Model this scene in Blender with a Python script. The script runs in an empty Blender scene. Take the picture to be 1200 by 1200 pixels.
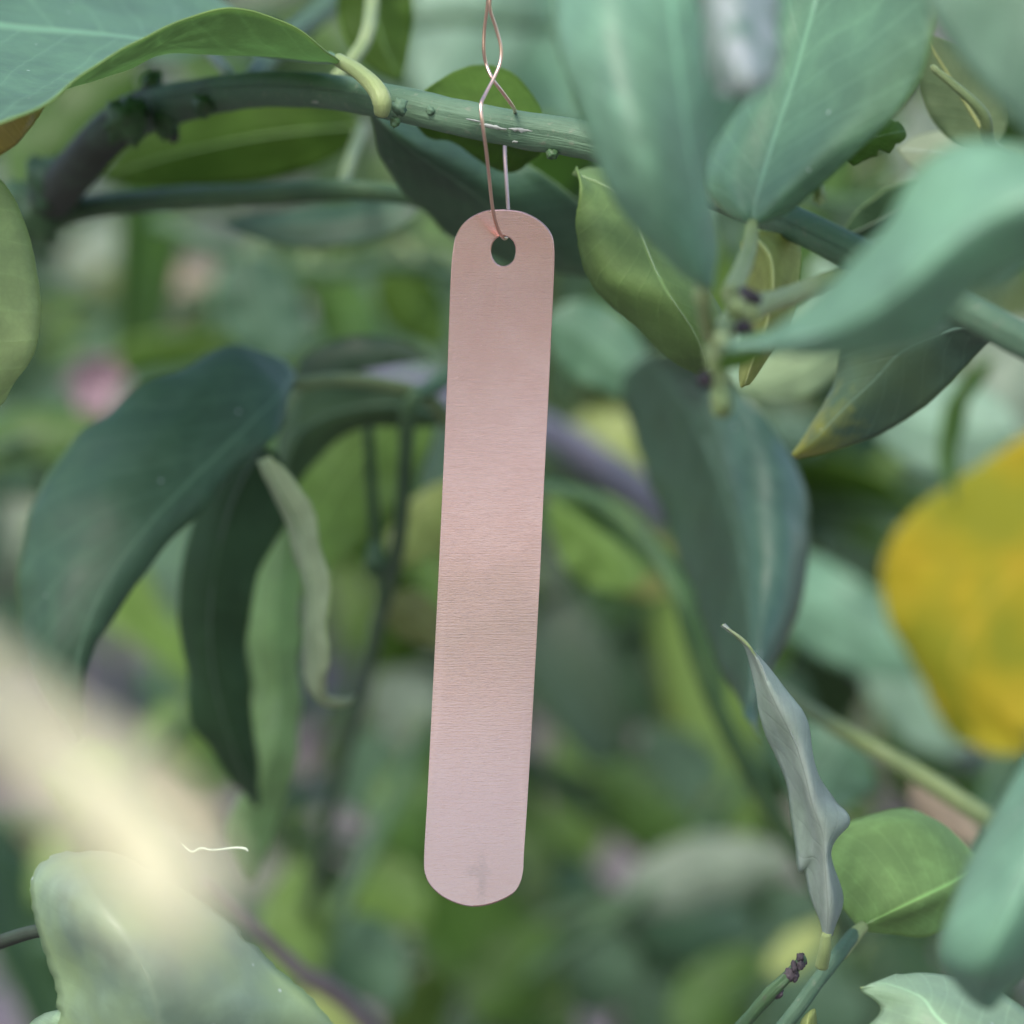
import bpy, math, random
import numpy as np
from mathutils import Vector, noise
random.seed(7)
S = bpy.context.scene
COL = S.collection

# ------------------------------------------------------------------ camera, world, sun, exposure
PITCH = math.radians(8.0)
CAMLOC = Vector((0, 0, 1.30))
TANH = 0.1353                      # half frame over distance
FOCUS = 0.54
FWD = Vector((0, math.cos(PITCH), -math.sin(PITCH)))
RGT = Vector((1, 0, 0))
UPV = Vector((0, math.sin(PITCH), math.cos(PITCH)))
cd = bpy.data.cameras.new('camera'); cam = bpy.data.objects.new('camera', cd); COL.objects.link(cam)
cam.location = CAMLOC
cam.rotation_euler = (math.radians(90) - PITCH, 0, 0)
cd.sensor_width = 36; cd.sensor_fit = 'HORIZONTAL'; cd.lens = 18 / TANH
cd.clip_start = 0.02; cd.clip_end = 300
cd.dof.use_dof = True; cd.dof.focus_distance = FOCUS; cd.dof.aperture_fstop = cd.lens / 9.8
S.camera = cam

SUN_EL, SUN_AZ = math.radians(52), math.radians(205)   # azimuth clockwise from +Y: behind the camera, a little left
w = bpy.data.worlds.new('World'); S.world = w; w.use_nodes = True
nt = w.node_tree; nt.nodes.clear()
sky = nt.nodes.new('ShaderNodeTexSky'); sky.sky_type = 'NISHITA'; sky.sun_disc = False
sky.sun_elevation = SUN_EL; sky.sun_rotation = SUN_AZ; sky.air_density = 1.2; sky.dust_density = 2.6; sky.ozone_density = 1.0
bg = nt.nodes.new('ShaderNodeBackground'); bg.inputs['Strength'].default_value = 0.15
out = nt.nodes.new('ShaderNodeOutputWorld')
nt.links.new(sky.outputs[0], bg.inputs[0]); nt.links.new(bg.outputs[0], out.inputs[0])
sl = bpy.data.lights.new('sun', 'SUN'); sl.energy = 1.25; sl.angle = math.radians(20); sl.color = (1, .94, .84)
sun = bpy.data.objects.new('sun', sl); COL.objects.link(sun)
sd = Vector((math.sin(SUN_AZ) * math.cos(SUN_EL), math.cos(SUN_AZ) * math.cos(SUN_EL), math.sin(SUN_EL)))
sun.rotation_euler = sd.to_track_quat('Z', 'Y').to_euler(); sun.location = (0, 0, 3)
S.view_settings.view_transform = 'Standard'; S.view_settings.look = 'None'
S.view_settings.gamma = 1; S.view_settings.use_curve_mapping = False
S.view_settings.exposure = 1.0
S.cycles.use_denoising = True
S.cycles.max_bounces = 8; S.cycles.transmission_bounces = 6; S.cycles.sample_clamp_indirect = 4

# ------------------------------------------------------------------ helpers
def P(x, y, z):                    # a point of the place: seen at (x, y) of the photograph, z metres in front of the lens
    x, y, z = float(x), float(y), float(z)
    return CAMLOC + z * (FWD + RGT * ((x - 600) / 600 * TANH) + UPV * ((600 - y) / 600 * TANH))
def PX(z): return z * TANH / 600   # metres per photograph pixel at distance z

def link(name, me, parent=None):
    o = bpy.data.objects.new(name, me); COL.objects.link(o)
    if parent is not None: o.parent = parent
    return o
def thing(name, label, cat, group=None, loc=None):
    o = bpy.data.objects.new(name, None); COL.objects.link(o)
    o.empty_display_size = .01
    o['label'] = label; o['category'] = cat
    if group: o['group'] = group
    return o
def tag(o, label, cat, group=None, kind=None):
    if label: o['label'] = label
    if cat: o['category'] = cat
    if group: o['group'] = group
    if kind: o['kind'] = kind
    return o
def mesh(name, vs, fs, mats, mi=None, uv=None, smooth=True):
    me = bpy.data.meshes.new(name)
    me.from_pydata([tuple(v) for v in vs], [], [tuple(f) for f in fs])
    for m in mats: me.materials.append(m)
    if mi is not None: me.polygons.foreach_set('material_index', np.array(mi, dtype=np.int32))
    if smooth: me.polygons.foreach_set('use_smooth', [True] * len(me.polygons))
    if uv is not None:
        l = me.uv_layers.new(name='UVMap')
        li = np.empty(len(me.loops), dtype=np.int32); me.loops.foreach_get('vertex_index', li)
        l.data.foreach_set('uv', np.asarray(uv, dtype=np.float32)[li].ravel())
    me.update()
    return me

def cr(pts, n):                    # Catmull-Rom through pts (k,3) -> n+1 samples
    p = np.asarray(pts, float); k = len(p)
    if k == 1: return np.repeat(p, n + 1, 0)
    q = np.vstack([2 * p[0] - p[1], p, 2 * p[-1] - p[-2]])
    out_ = []
    for i in range(n + 1):
        s = i / n * (k - 1); j = min(int(s), k - 2); f = s - j
        a, b, c, d = q[j], q[j + 1], q[j + 2], q[j + 3]
        out_.append(.5 * ((2 * b) + (c - a) * f + (2 * a - 5 * b + 4 * c - d) * f * f + (3 * b - a - 3 * c + d) * f ** 3))
    return np.array(out_)

def tube_geo(pts, radii, n=40, sides=12, cap=True, rough=0.0, seed=0, flat=None):
    c = cr([tuple(p) for p in pts], n); k = len(pts)
    r = np.interp(np.linspace(0, k - 1, n + 1), np.arange(k), radii)
    vs, fs, uv = [], [], []
    t = np.gradient(c, axis=0); t /= np.linalg.norm(t, axis=1)[:, None] + 1e-12
    ref = np.cross(t[0], [0, 0, 1.0]);
    if np.linalg.norm(ref) < .1: ref = np.cross(t[0], [1.0, 0, 0])
    ref /= np.linalg.norm(ref)
    L = 0
    for i in range(n + 1):
        if i: L += np.linalg.norm(c[i] - c[i - 1])
        ref = ref - t[i] * ref.dot(t[i]); ref /= np.linalg.norm(ref) + 1e-12
        b = np.cross(t[i], ref)
        for j in range(sides):
            a = 2 * math.pi * j / sides
            d = ref * math.cos(a) + b * math.sin(a)
            rr = r[i]
            if rough:
                q = c[i] * 900 / 4 + d * 1.5 + seed * 11
                rr *= 1 + rough * noise.noise(Vector(q)) + rough * .5 * noise.noise(Vector(q * 2.7))
            vs.append(c[i] + d * rr); uv.append((L * 100, j / sides))
    for i in range(n):
        for j in range(sides):
            a = i * sides + j; b2 = i * sides + (j + 1) % sides
            fs.append((a, b2, b2 + sides, a + sides))
    if cap:
        vs.append(c[0] - t[0] * r[0] * .4); uv.append((0, 0)); vs.append(c[-1] + t[-1] * r[-1] * .6); uv.append((L * 100, 0))
        e = len(vs) - 2
        for j in range(sides):
            fs.append((e, (j + 1) % sides, j)); fs.append((e + 1, n * sides + j, n * sides + (j + 1) % sides))
    return vs, fs, uv
def tube(name, pts, radii, mat, parent=None, **kw):
    vs, fs, uv = tube_geo(pts, radii, **kw)
    return link(name, mesh(name, vs, fs, [mat], uv=uv), parent)
def ptube(name, pts, mat, parent=None, **kw):   # pts = (x, y, z, radius in photograph pixels)
    return tube(name, [P(*p[:3]) for p in pts], [p[3] * PX(p[2]) for p in pts], mat, parent, **kw)

# ------------------------------------------------------------------ materials
class N:
    def __init__(s, name):
        s.m = bpy.data.materials.new(name); s.m.use_nodes = True; s.t = s.m.node_tree; s.t.nodes.clear()
        s.o = s.t.nodes.new('ShaderNodeOutputMaterial')
    def n(s, typ, ins=None, **props):
        d = s.t.nodes.new(typ)
        for k, v in props.items(): setattr(d, k, v)
        for k, v in (ins or {}).items():
            if isinstance(v, bpy.types.NodeSocket): s.t.links.new(v, d.inputs[k])
            else: d.inputs[k].default_value = v
        return d
    def math(s, op, a, b=0.0, c=0.0, clamp=False):
        return s.n('ShaderNodeMath', {0: a, 1: b, 2: c}, operation=op, use_clamp=clamp).outputs[0]
    def mix(s, f, a, b):
        d = s.n('ShaderNodeMix', data_type='RGBA')
        for k, v in ((0, f), (6, a), (7, b)):
            if isinstance(v, bpy.types.NodeSocket): s.t.links.new(v, d.inputs[k])
            else: d.inputs[k].default_value = v if k == 0 else (*v[:3], 1)
        return d.outputs[2]
    def ramp(s, f, stops, lin=True):
        d = s.n('ShaderNodeValToRGB', {0: f}); e = d.color_ramp.elements
        while len(e) < len(stops): e.new(.5)
        for i, (p_, c_) in enumerate(stops):
            e[i].position = p_; e[i].color = (c_, c_, c_, 1) if not isinstance(c_, tuple) else (*c_[:3], 1)
        return d.outputs[0]
    def done(s, sh): s.t.links.new(sh, s.o.inputs[0]); return s.m

_lc = {}
def leaf_mats(top, under, rib=None, blot=None, blot_amt=0.0, gloss=.42, trans=.42, silver=0.0, blight=None, spots=.5, tv=3.3, th=.488, vn=1.0, bk=1.0, sp=.5):
    key = (top, under, rib, blot, blot_amt, gloss, trans, silver, blight, spots, tv, th, vn, bk, sp)
    if key in _lc: return _lc[key]
    ms = []
    for side in (0, 1):
        g = N('leaf_top' if side == 0 else 'leaf_underside')
        base = top if side == 0 else under
        tc = g.n('ShaderNodeTexCoord'); oi = g.n('ShaderNodeObjectInfo')
        uv = g.n('ShaderNodeSeparateXYZ', {0: tc.outputs['UV']})
        u, v = uv.outputs[0], uv.outputs[1]
        av = g.math('ABSOLUTE', g.math('MULTIPLY_ADD', v, 2, -1))
        off = g.n('ShaderNodeVectorMath', {0: tc.outputs['Object'], 1: oi.outputs['Random']}, operation='ADD').outputs[0]
        n1 = g.n('ShaderNodeTexNoise', {'Vector': off, 'Scale': 45, 'Detail': 3}).outputs[0]
        n2 = g.n('ShaderNodeTexNoise', {'Vector': off, 'Scale': 260, 'Detail': 3}).outputs[0]
        n3 = g.n('ShaderNodeTexNoise', {'Vector': off, 'Scale': 1500, 'Detail': 2}).outputs[0]
        # side veins: curved lines leaving the midrib
        ph = g.math('SUBTRACT', g.math('MULTIPLY', u, 11), g.math('MULTIPLY', g.math('POWER', av, .8), 2.6))
        ph = g.math('ADD', ph, g.math('MULTIPLY', n1, .9))
        ph = g.math('ADD', ph, g.math('MULTIPLY', g.math('GREATER_THAN', v, .5), .45))
        tri = g.math('ABSOLUTE', g.math('SUBTRACT', g.math('FRACT', ph), .5))
        vein = g.ramp(tri, [(0.0, 1.0), (.05, .35), (.13, 0.0)])
        mid = g.ramp(av, [(0.0, 1.0), (.012, .7), (.035, 0.0)])
        net = g.n('ShaderNodeTexVoronoi', {'Vector': off, 'Scale': 700}, feature='DISTANCE_TO_EDGE').outputs[0]
        net = g.ramp(net, [(0, 1.0), (.12, 0.0)])
        c = g.mix(g.ramp(n1, [(.3, 0), (.7, 1)]), tuple(k * .78 for k in base), tuple(k * 1.22 for k in base))
        c = g.mix(g.math('MULTIPLY', g.ramp(n2, [(.45, 0), (.7, 1)]), .35), c, tuple(min(1, k * 1.5 + .01) for k in base))
        ribc = rib or tuple(min(1, k * 1.9 + .03) for k in base)
        c = g.mix(g.math('MULTIPLY', vein, (.2 if side == 0 else .09) * vn), c, ribc)
        c = g.mix(g.math('MULTIPLY', net, .10), c, tuple(k * .6 for k in base))
        if blot:
            c = g.mix(g.math('MULTIPLY', g.ramp(n1, [(.42, 0), (.6, 1)]), blot_amt), c, blot)
        if blight:   # browned or yellowed towards the tip and margin, where the blade itself is
            e = g.math('ADD', g.math('MULTIPLY', u, 1.0), g.math('MULTIPLY', g.math('SUBTRACT', n2, .5), .5))
            c = g.mix(g.ramp(e, [(.62, 0), (.95, 1)]), c, blight)
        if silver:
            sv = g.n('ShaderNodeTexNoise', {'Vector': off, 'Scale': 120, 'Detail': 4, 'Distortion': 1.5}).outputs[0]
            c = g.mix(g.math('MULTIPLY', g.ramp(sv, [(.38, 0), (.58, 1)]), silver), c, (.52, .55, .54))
        c = g.mix(g.math('MULTIPLY', mid, .7), c, ribc)
        mg = g.ramp(av, [(.945, 0.0), (.99, 1.0)])
        c = g.mix(g.math('MULTIPLY', mg, .6), c, tuple(min(1, a * .6 + b) for a, b in zip(base, (.10, .15, .03))))
        if spots and side == 0:
            vo = g.n('ShaderNodeTexVoronoi', {'Vector': off, 'Scale': 160}).outputs[0]
            c = g.mix(g.math('MULTIPLY', g.math('LESS_THAN', vo, .045), spots), c, (.6, .65, .68))
        h = g.math('ADD', g.math('MULTIPLY', vein, -.22 if side == 0 else .2), g.math('MULTIPLY', n2, .8))
        h = g.math('ADD', h, g.math('MULTIPLY', n3, .12))
        bm_ = g.n('ShaderNodeBump', {'Height': h, 'Strength': .55 * bk, 'Distance': .0004}).outputs[0]
        ro = g.math('MULTIPLY_ADD', n2, .25, gloss - .1 if side == 0 else .55)
        pr = g.n('ShaderNodeBsdfPrincipled', {'Base Color': c, 'Roughness': ro, 'Normal': bm_, 'Specular IOR Level': sp if side == 0 else sp * .6})
        tcol = g.n('ShaderNodeHueSaturation', {'Hue': th, 'Saturation': .85, 'Value': tv, 'Color': c}).outputs[0]
        tr = g.n('ShaderNodeBsdfTranslucent', {'Color': tcol, 'Normal': bm_})
        mx = g.n('ShaderNodeMixShader', {0: trans, 1: pr.outputs[0], 2: tr.outputs[0]})
        ms.append(g.done(mx.outputs[0]))
    g = N('leaf_margin')
    rc = tuple(min(1, a * .5 + b) for a, b in zip(under, (.07, .11, .02)))
    pr = g.n('ShaderNodeBsdfPrincipled', {'Base Color': (*rc, 1), 'Roughness': .5})
    ms.append(g.done(pr.outputs[0]))
    g = N('leaf_rib')
    rc = rib or tuple(min(1, k * 1.5 + .035) for k in top)
    pr = g.n('ShaderNodeBsdfPrincipled', {'Base Color': (*rc, 1), 'Roughness': .45})
    ms.append(g.done(pr.outputs[0]))
    _lc[key] = ms
    return ms

def bark_mat(name, c1, c2, c3=None, rough=.55, scale=1.0, old=None):
    g = N(name)
    tc = g.n('ShaderNodeTexCoord')
    n1 = g.n('ShaderNodeTexNoise', {'Vector': tc.outputs['Object'], 'Scale': 90 * scale, 'Detail': 4}).outputs[0]
    mp = g.n('ShaderNodeMapping', {'Vector': tc.outputs['UV'], 'Scale': (.9, 26, 1)}).outputs[0]
    n2 = g.n('ShaderNodeTexNoise', {'Vector': mp, 'Scale': 2.2, 'Detail': 4}).outputs[0]
    n3 = g.n('ShaderNodeTexNoise', {'Vector': tc.outputs['Object'], 'Scale': 900 * scale, 'Detail': 3}).outputs[0]
    c = g.mix(g.ramp(n1, [(.35, 0), (.65, 1)]), c1, c2)
    c = g.mix(g.math('MULTIPLY', g.ramp(n2, [(.5, 0), (.75, 1)]), .28), c, tuple(k * .5 for k in c1))
    if c3: c = g.mix(g.ramp(n3, [(.6, 0), (.72, .8)]), c, c3)
    if old:   # the wood turns dark and corky towards the older, thicker end
        sx = g.n('ShaderNodeSeparateXYZ', {0: tc.outputs['Object']}).outputs[0]
        f = g.math('ADD', g.math('MULTIPLY', sx, -28), g.math('MULTIPLY_ADD', n1, 1.6, -2.0))
        c = g.mix(g.ramp(f, [(0, 0), (.75, 1)]), c, old)
    h = g.math('ADD', g.math('MULTIPLY', n2, .7), g.math('MULTIPLY', n3, .4))
    bm_ = g.n('ShaderNodeBump', {'Height': h, 'Strength': .6, 'Distance': .0005}).outputs[0]
    pr = g.n('ShaderNodeBsdfPrincipled', {'Base Color': c, 'Roughness': rough, 'Normal': bm_})
    return g.done(pr.outputs[0])

BARK = bark_mat('green_bark', (.058, .125, .070), (.095, .175, .105), (.15, .19, .13), rough=.66, old=(.022, .030, .020))
BARK_DK = bark_mat('dark_green_bark', (.030, .080, .034), (.060, .125, .05), (.08, .10, .06))
BARK_OLD = bark_mat('old_grey_bark', (.035, .035, .035), (.07, .065, .07), (.13, .12, .14), rough=.8)
BARK_GREY = bark_mat('grey_bark', (.10, .11, .15), (.16, .16, .21), rough=.8)
PETI = bark_mat('petiole_green', (.21, .29, .11), (.30, .37, .15), rough=.45)
PETI_DK = bark_mat('petiole_dark', (.12, .18, .07), (.18, .24, .09), rough=.45)
BUD = bark_mat('bud_scales', (.025, .02, .025), (.07, .055, .065), (.16, .14, .15), rough=.8)
SCAR = bark_mat('bark_scar', (.26, .29, .26), (.38, .40, .37), rough=.8)
TWIG_BR = bark_mat('brown_twig', (.17, .14, .14), (.26, .22, .22), rough=.8)

# leaf looks: top colour, underside colour
def look(k):
    T = {
     'teal':   dict(top=(.105, .200, .130), under=(.15, .24, .065), trans=.32, th=.497),
     'tealp':  dict(top=(.150, .275, .195), under=(.17, .27, .14), gloss=.45, trans=.3),
     'dark':   dict(top=(.024, .060, .024), under=(.028, .068, .026), trans=.12),
     'deep':   dict(top=(.042, .100, .052), under=(.060, .110, .045), gloss=.5, trans=.15, th=.49),
     'gloss':  dict(top=(.045, .098, .065), under=(.060, .110, .045), gloss=.34, trans=.12, th=.49),
     'soft':   dict(top=(.19, .31, .11), under=(.17, .26, .10), gloss=.62, sp=.28, vn=.5, bk=.6, trans=.3),
     'bteal':  dict(top=(.085, .150, .095), under=(.10, .17, .07), gloss=.55, sp=.3),
     'paleu':  dict(top=(.06, .12, .04), under=(.33, .41, .24), tv=1.8, th=.49, trans=.2),
     'green':  dict(top=(.070, .145, .030), under=(.085, .165, .028)),
     'matte':  dict(top=(.14, .21, .09), under=(.135, .215, .075), trans=.3),
     'vivid':  dict(top=(.055, .125, .016), under=(.060, .125, .014), tv=2.6),
     'lime':   dict(top=(.29, .35, .12), under=(.33, .38, .14), tv=2.0, th=.49),
     'limed':  dict(top=(.150, .250, .060), under=(.17, .27, .07), tv=2.4),
     'pale':   dict(top=(.27, .38, .26), under=(.29, .38, .22), tv=2.0, th=.49),
     'mint':   dict(top=(.25, .37, .28), under=(.27, .37, .25), tv=2.0, th=.5),
     'wavy':   dict(top=(.20, .31, .14), under=(.27, .36, .16), tv=2.4),
     'silver': dict(top=(.32, .39, .33), under=(.26, .34, .14), silver=.2, rib=(.24, .29, .25), tv=1.5, th=.5, spots=0.0, gloss=.5),
     'painted_shine':  dict(top=(.19, .30, .22), under=(.2, .27, .13), silver=1.0, rib=(.2, .27, .2), tv=1.5, th=.5, spots=0.0, gloss=.36),  # silver patches paint the sky's shine into the leaf colour
     'olive':  dict(top=(.15, .17, .06), under=(.18, .20, .07)),
     'orange': dict(top=(.30, .24, .05), under=(.27, .20, .04), tv=1.5, th=.5),
     'yellow': dict(top=(.36, .285, .010), under=(.38, .29, .02), blot=(.22, .23, .012), blot_amt=1.0, gloss=.7, vn=3.0, sp=.25, rib=(.48, .36, .03), spots=0.0, tv=1.1, th=.505, trans=.3),
     'cream':  dict(top=(.88, .83, .56), under=(.88, .83, .56), trans=.25, gloss=.65, rib=(.62, .6, .4), spots=0.0, tv=1.2, th=.5),
     'tan':    dict(top=(.27, .22, .16), under=(.27, .22, .16), gloss=.6, trans=.1, tv=1.2, th=.5),
     'tipped': dict(top=(.065, .125, .080), under=(.06, .11, .06), blot=(.10, .15, .05), blot_amt=.5, blight=(.24, .25, .03), trans=.15),
     'nibbled': dict(top=(.19, .27, .20), under=(.2, .27, .1), blot=(.24, .33, .12), blot_amt=.6, vn=.4, bk=.35, trans=.2, rib=(.23, .31, .22)),
     'stripe': dict(top=(.08, .13, .07), under=(.13, .18, .09), rib=(.26, .29, .10)),
     'greypale': dict(top=(.23, .29, .22), under=(.25, .30, .2), tv=1.8, th=.5),
     'mauve':  dict(top=(.26, .25, .29), under=(.26, .25, .29), tv=1.2, th=.5, trans=.1),
     'edge':   dict(top=(.33, .42, .19), under=(.35, .43, .20), tv=1.8, th=.49),
    }[k]
    return leaf_mats(**T)

# ------------------------------------------------------------------ leaf builders
def sheet(rows, mats, nu=40, nv=14, thick=.00030, face='top', serr=.012, ruffle=.0, seed=1, nick=0.0, name='leaf', midrib=True):
    """rows: stations from base to tip, each a list of points across the blade -> mesh of a thin solid blade"""
    R = [cr(r, nv) for r in rows]
    G = np.array([cr([R[k][j] for k in range(len(R))], nu) for j in range(nv + 1)]).transpose(1, 0, 2)   # (nu+1, nv+1, 3)
    rs = np.random.RandomState(seed)
    c = G[:, nv // 2].copy()
    for side in (0, nv):           # finely toothed margin, with a nick here and there
        e = rs.uniform(0, 1, nu + 1) * serr
        if nick:
            for q in rs.randint(3, nu - 3, 4): e[q:q + 2] += nick * rs.uniform(.4, 1)
        for j, f in ((side, 1.0), (1 if side == 0 else nv - 1, .45)):
            G[:, j] += (c - G[:, j]) * (e * f)[:, None]
    du = np.gradient(G, axis=0); dv = np.gradient(G, axis=1)
    n = np.cross(du, dv); n /= np.linalg.norm(n, axis=2)[:, :, None] + 1e-15
    for i in range(nu + 1):        # where the blade narrows to a point use the middle normal
        ln = n[i, nv // 2]
        for j in range(nv + 1):
            if not np.isfinite(n[i, j]).all() or np.linalg.norm(n[i, j]) < .5: n[i, j] = ln
    # quilting and ruffled margin
    for i in range(nu + 1):
        for j in range(nv + 1):
            a = abs(2 * j / nv - 1)
            q = Vector(G[i, j] * 110) + Vector((seed * 3.1, 0, 0))
            env = min(1, i / 4, (nu - i) / 4)
            G[i, j] += n[i, j] * env * (.0007 * noise.noise(q) * (.3 + a) + ruffle * a * a * noise.noise(q * .9 + Vector((5, 5, 5))))
    du = np.gradient(G, axis=0); dv = np.gradient(G, axis=1)
    n2 = np.cross(du, dv); l2 = np.linalg.norm(n2, axis=2)
    ok = l2 > 1e-12; n[ok] = n2[ok] / l2[ok][:, None]
    s = 1.0
    mc = G[nu // 2, nv // 2] - np.array(CAMLOC)
    if face in ('top', 'under'):
        s = -1.0 if n[nu // 2, nv // 2].dot(mc) > 0 else 1.0
        if face == 'under': s = -s
    elif face == '-': s = -1.0
    A = G + n * s * thick * .5; B = G - n * s * thick * .5
    M = nv + 1; K = (nu + 1) * M
    vs = np.vstack([A.reshape(-1, 3), B.reshape(-1, 3)])
    uu, vv = np.meshgrid(np.linspace(0, 1, nu + 1), np.linspace(0, 1, M), indexing='ij')
    uv = np.stack([uu.ravel(), vv.ravel()], 1); uv = np.vstack([uv, uv])
    fs, mi = [], []
    for i in range(nu):
        for j in range(nv):
            a = i * M + j; q = (a, a + M, a + M + 1, a + 1)
            fs.append(q if s > 0 else q[::-1]); mi.append(0)
            q = tuple(K + k for k in q); fs.append(q[::-1] if s > 0 else q); mi.append(1)
    def rim(a, b):
        fs.append((a, b, K + b, K + a) if s < 0 else (b, a, K + a, K + b)); mi.append(2)
    for i in range(nu):
        rim(i * M, (i + 1) * M); rim((i + 1) * M + nv, i * M + nv)
    for j in range(nv):
        rim(j + 1, j); rim(nu * M + j, nu * M + j + 1)
    me = mesh(name, vs, fs, mats[:3], mi=mi, uv=uv)
    mid = (B if True else A)[:, nv // 2]
    return me, mid, A[:, nv // 2]

def add_leaf(parent, rows, look_, nu=40, nv=14, face='top', pet=None, pr=8, petm=None, label=None, rib=.9, **kw):
    mats = look(look_)
    me, under, top = sheet(rows, mats, nu=nu, nv=nv, face=face, **kw)
    o = link('leaf', me, parent)
    if label: o['label'] = label
    if rib:
        px = rib * 3.2 * PX(FOCUS)
        k = len(under)
        pts = [Vector(under[i]) for i in np.linspace(0, k - 2, 9).astype(int)]
        tube('midrib', pts, list(np.linspace(px, px * .35, 9)), mats[3], o, n=24, sides=6)
    if pet:                        # petiole: list of (x, y, z, r)
        ptube('petiole', pet, petm or PETI, o, n=16, sides=10, rough=.08)
    return o
def flat(rows, f, d=0.0):           # draw the points of each station towards their middle distance
    out_ = []
    for k, st in enumerate(rows):
        z = [(Vector(p) - CAMLOC).dot(FWD) for p in st]; m = sum(z) / len(z)
        out_.append([tuple(Vector(p) + (Vector(p) - CAMLOC) / zz * ((m - zz) * (1 - f))) for p, zz in zip(st, z)])
    return out_
def rows3(L):                      # station = (xl, yl, zl, xm, ym, zm, xr, yr, zr)
    return [[tuple(P(*r[0:3])), tuple(P(*r[3:6])), tuple(P(*r[6:9]))] for r in L]
def rowsn(L):
    return [[tuple(P(*q)) for q in r] for r in L]

def blade_rows(path, w, roll=0.0, fold=.25, prof=(.62, .85), cup=0.0, n=13, wave=0.0, nfreq=3.0):
    """path of points in the world; w half width in metres; -> stations of five points"""
    c = cr([tuple(p) for p in path], n)
    t = np.gradient(c, axis=0); t /= np.linalg.norm(t, axis=1)[:, None]
    view = np.array(FWD); rows = []
    pk = prof[0] / (prof[0] + prof[1]); mx = pk ** prof[0] * (1 - pk) ** prof[1]
    for i in range(n + 1):
        u = i / n
        s = np.cross(t[i], view); s /= np.linalg.norm(s) + 1e-9
        nn = np.cross(s, t[i])
        ro = roll if not isinstance(roll, (tuple, list)) else roll[0] + (roll[1] - roll[0]) * u
        cs, sn = math.cos(ro), math.sin(ro)
        s2 = s * cs + nn * sn; n2 = nn * cs - s * sn
        ww = w * max(.02, (max(u, 1e-4) ** prof[0]) * (max(1 - u, 0) ** prof[1]) / mx)
        row = []
        for v in (-1, -.5, 0, .5, 1):
            h = fold * abs(v) - cup * v * v + wave * math.sin(nfreq * 6.28 * u + (0 if v < 0 else 1.9)) * v * v
            row.append(tuple(c[i] + s2 * v * ww + n2 * h * ww))
        rows.append(row)
    return rows
def bleaf(parent, x0, y0, x1, y1, z, w, look_, bend=0, z1=None, roll=0.0, face='top', fold=.25, pet=None, prof=(.62, .85), wave=.08, sag=0, **kw):
    """quick leaf seen from (x0,y0) at its base to (x1,y1) at its tip, half width w pixels"""
    z1 = z if z1 is None else z1
    dx, dy = x1 - x0, y1 - y0; L = math.hypot(dx, dy); nx, ny = -dy / L, dx / L
    pts = []
    for q in (0, .25, .5, .75, 1):
        b = bend * 4 * q * (1 - q)
        pts.append(P(x0 + dx * q + nx * b, y0 + dy * q + ny * b, z + (z1 - z) * q - sag * 4 * q * (1 - q)))
    rows = blade_rows(pts, w * PX((z + z1) / 2), roll=roll, fold=fold, prof=prof, wave=wave)
    kw.setdefault('nu', 26); kw.setdefault('nv', 10); kw.setdefault('seed', int(abs(x0 * 7 + y0 * 3)) % 9973)
    return add_leaf(parent, rows, look_, face=face, pet=pet, **kw)

# ------------------------------------------------------------------ ground and far garden
def build_ground():
    g = N('mulched_soil')
    tc = g.n('ShaderNodeTexCoord')
    n1 = g.n('ShaderNodeTexNoise', {'Vector': tc.outputs['Object'], 'Scale': 1.3, 'Detail': 5}).outputs[0]
    n2 = g.n('ShaderNodeTexNoise', {'Vector': tc.outputs['Object'], 'Scale': 9, 'Detail': 5}).outputs[0]
    vo = g.n('ShaderNodeTexVoronoi', {'Vector': tc.outputs['Object'], 'Scale': 14}).outputs[1]
    c = g.mix(g.ramp(n2, [(.35, 0), (.7, 1)]), (.05, .045, .06), (.15, .13, .155))
    c = g.mix(g.ramp(n1, [(.5, 0), (.62, .8)]), c, (.07, .11, .04))
    c = g.mix(g.math('MULTIPLY', g.n('ShaderNodeSeparateColor', {0: vo}).outputs[0], .4), c, (.26, .2, .17))
    bm_ = g.n('ShaderNodeBump', {'Height': n2, 'Strength': .8, 'Distance': .03}).outputs[0]
    m = g.done(g.n('ShaderNodeBsdfPrincipled', {'Base Color': c, 'Roughness': .95, 'Normal': bm_}).outputs[0])
    vs, fs = [], []
    nx = 40
    xs = np.concatenate([np.linspace(-120, -6, 8), np.linspace(-5, 5, 41), np.linspace(6, 120, 8)])
    ys = np.concatenate([np.linspace(-120, -4, 6), np.linspace(-3, 9, 49), np.linspace(10, 140, 10)])
    for y in ys:
        for x in xs:
            vs.append((x, y, .04 * noise.noise(Vector((x * 1.1, y * 1.1, 0))) if abs(x) < 8 else 0))
    k = len(xs)
    for i in range(len(ys) - 1):
        for j in range(k - 1):
            a = i * k + j; fs.append((a, a + 1, a + k + 1, a + k))
    o = link('ground', mesh('ground', vs, fs, [m])); o['kind'] = 'structure'
build_ground()

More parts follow.
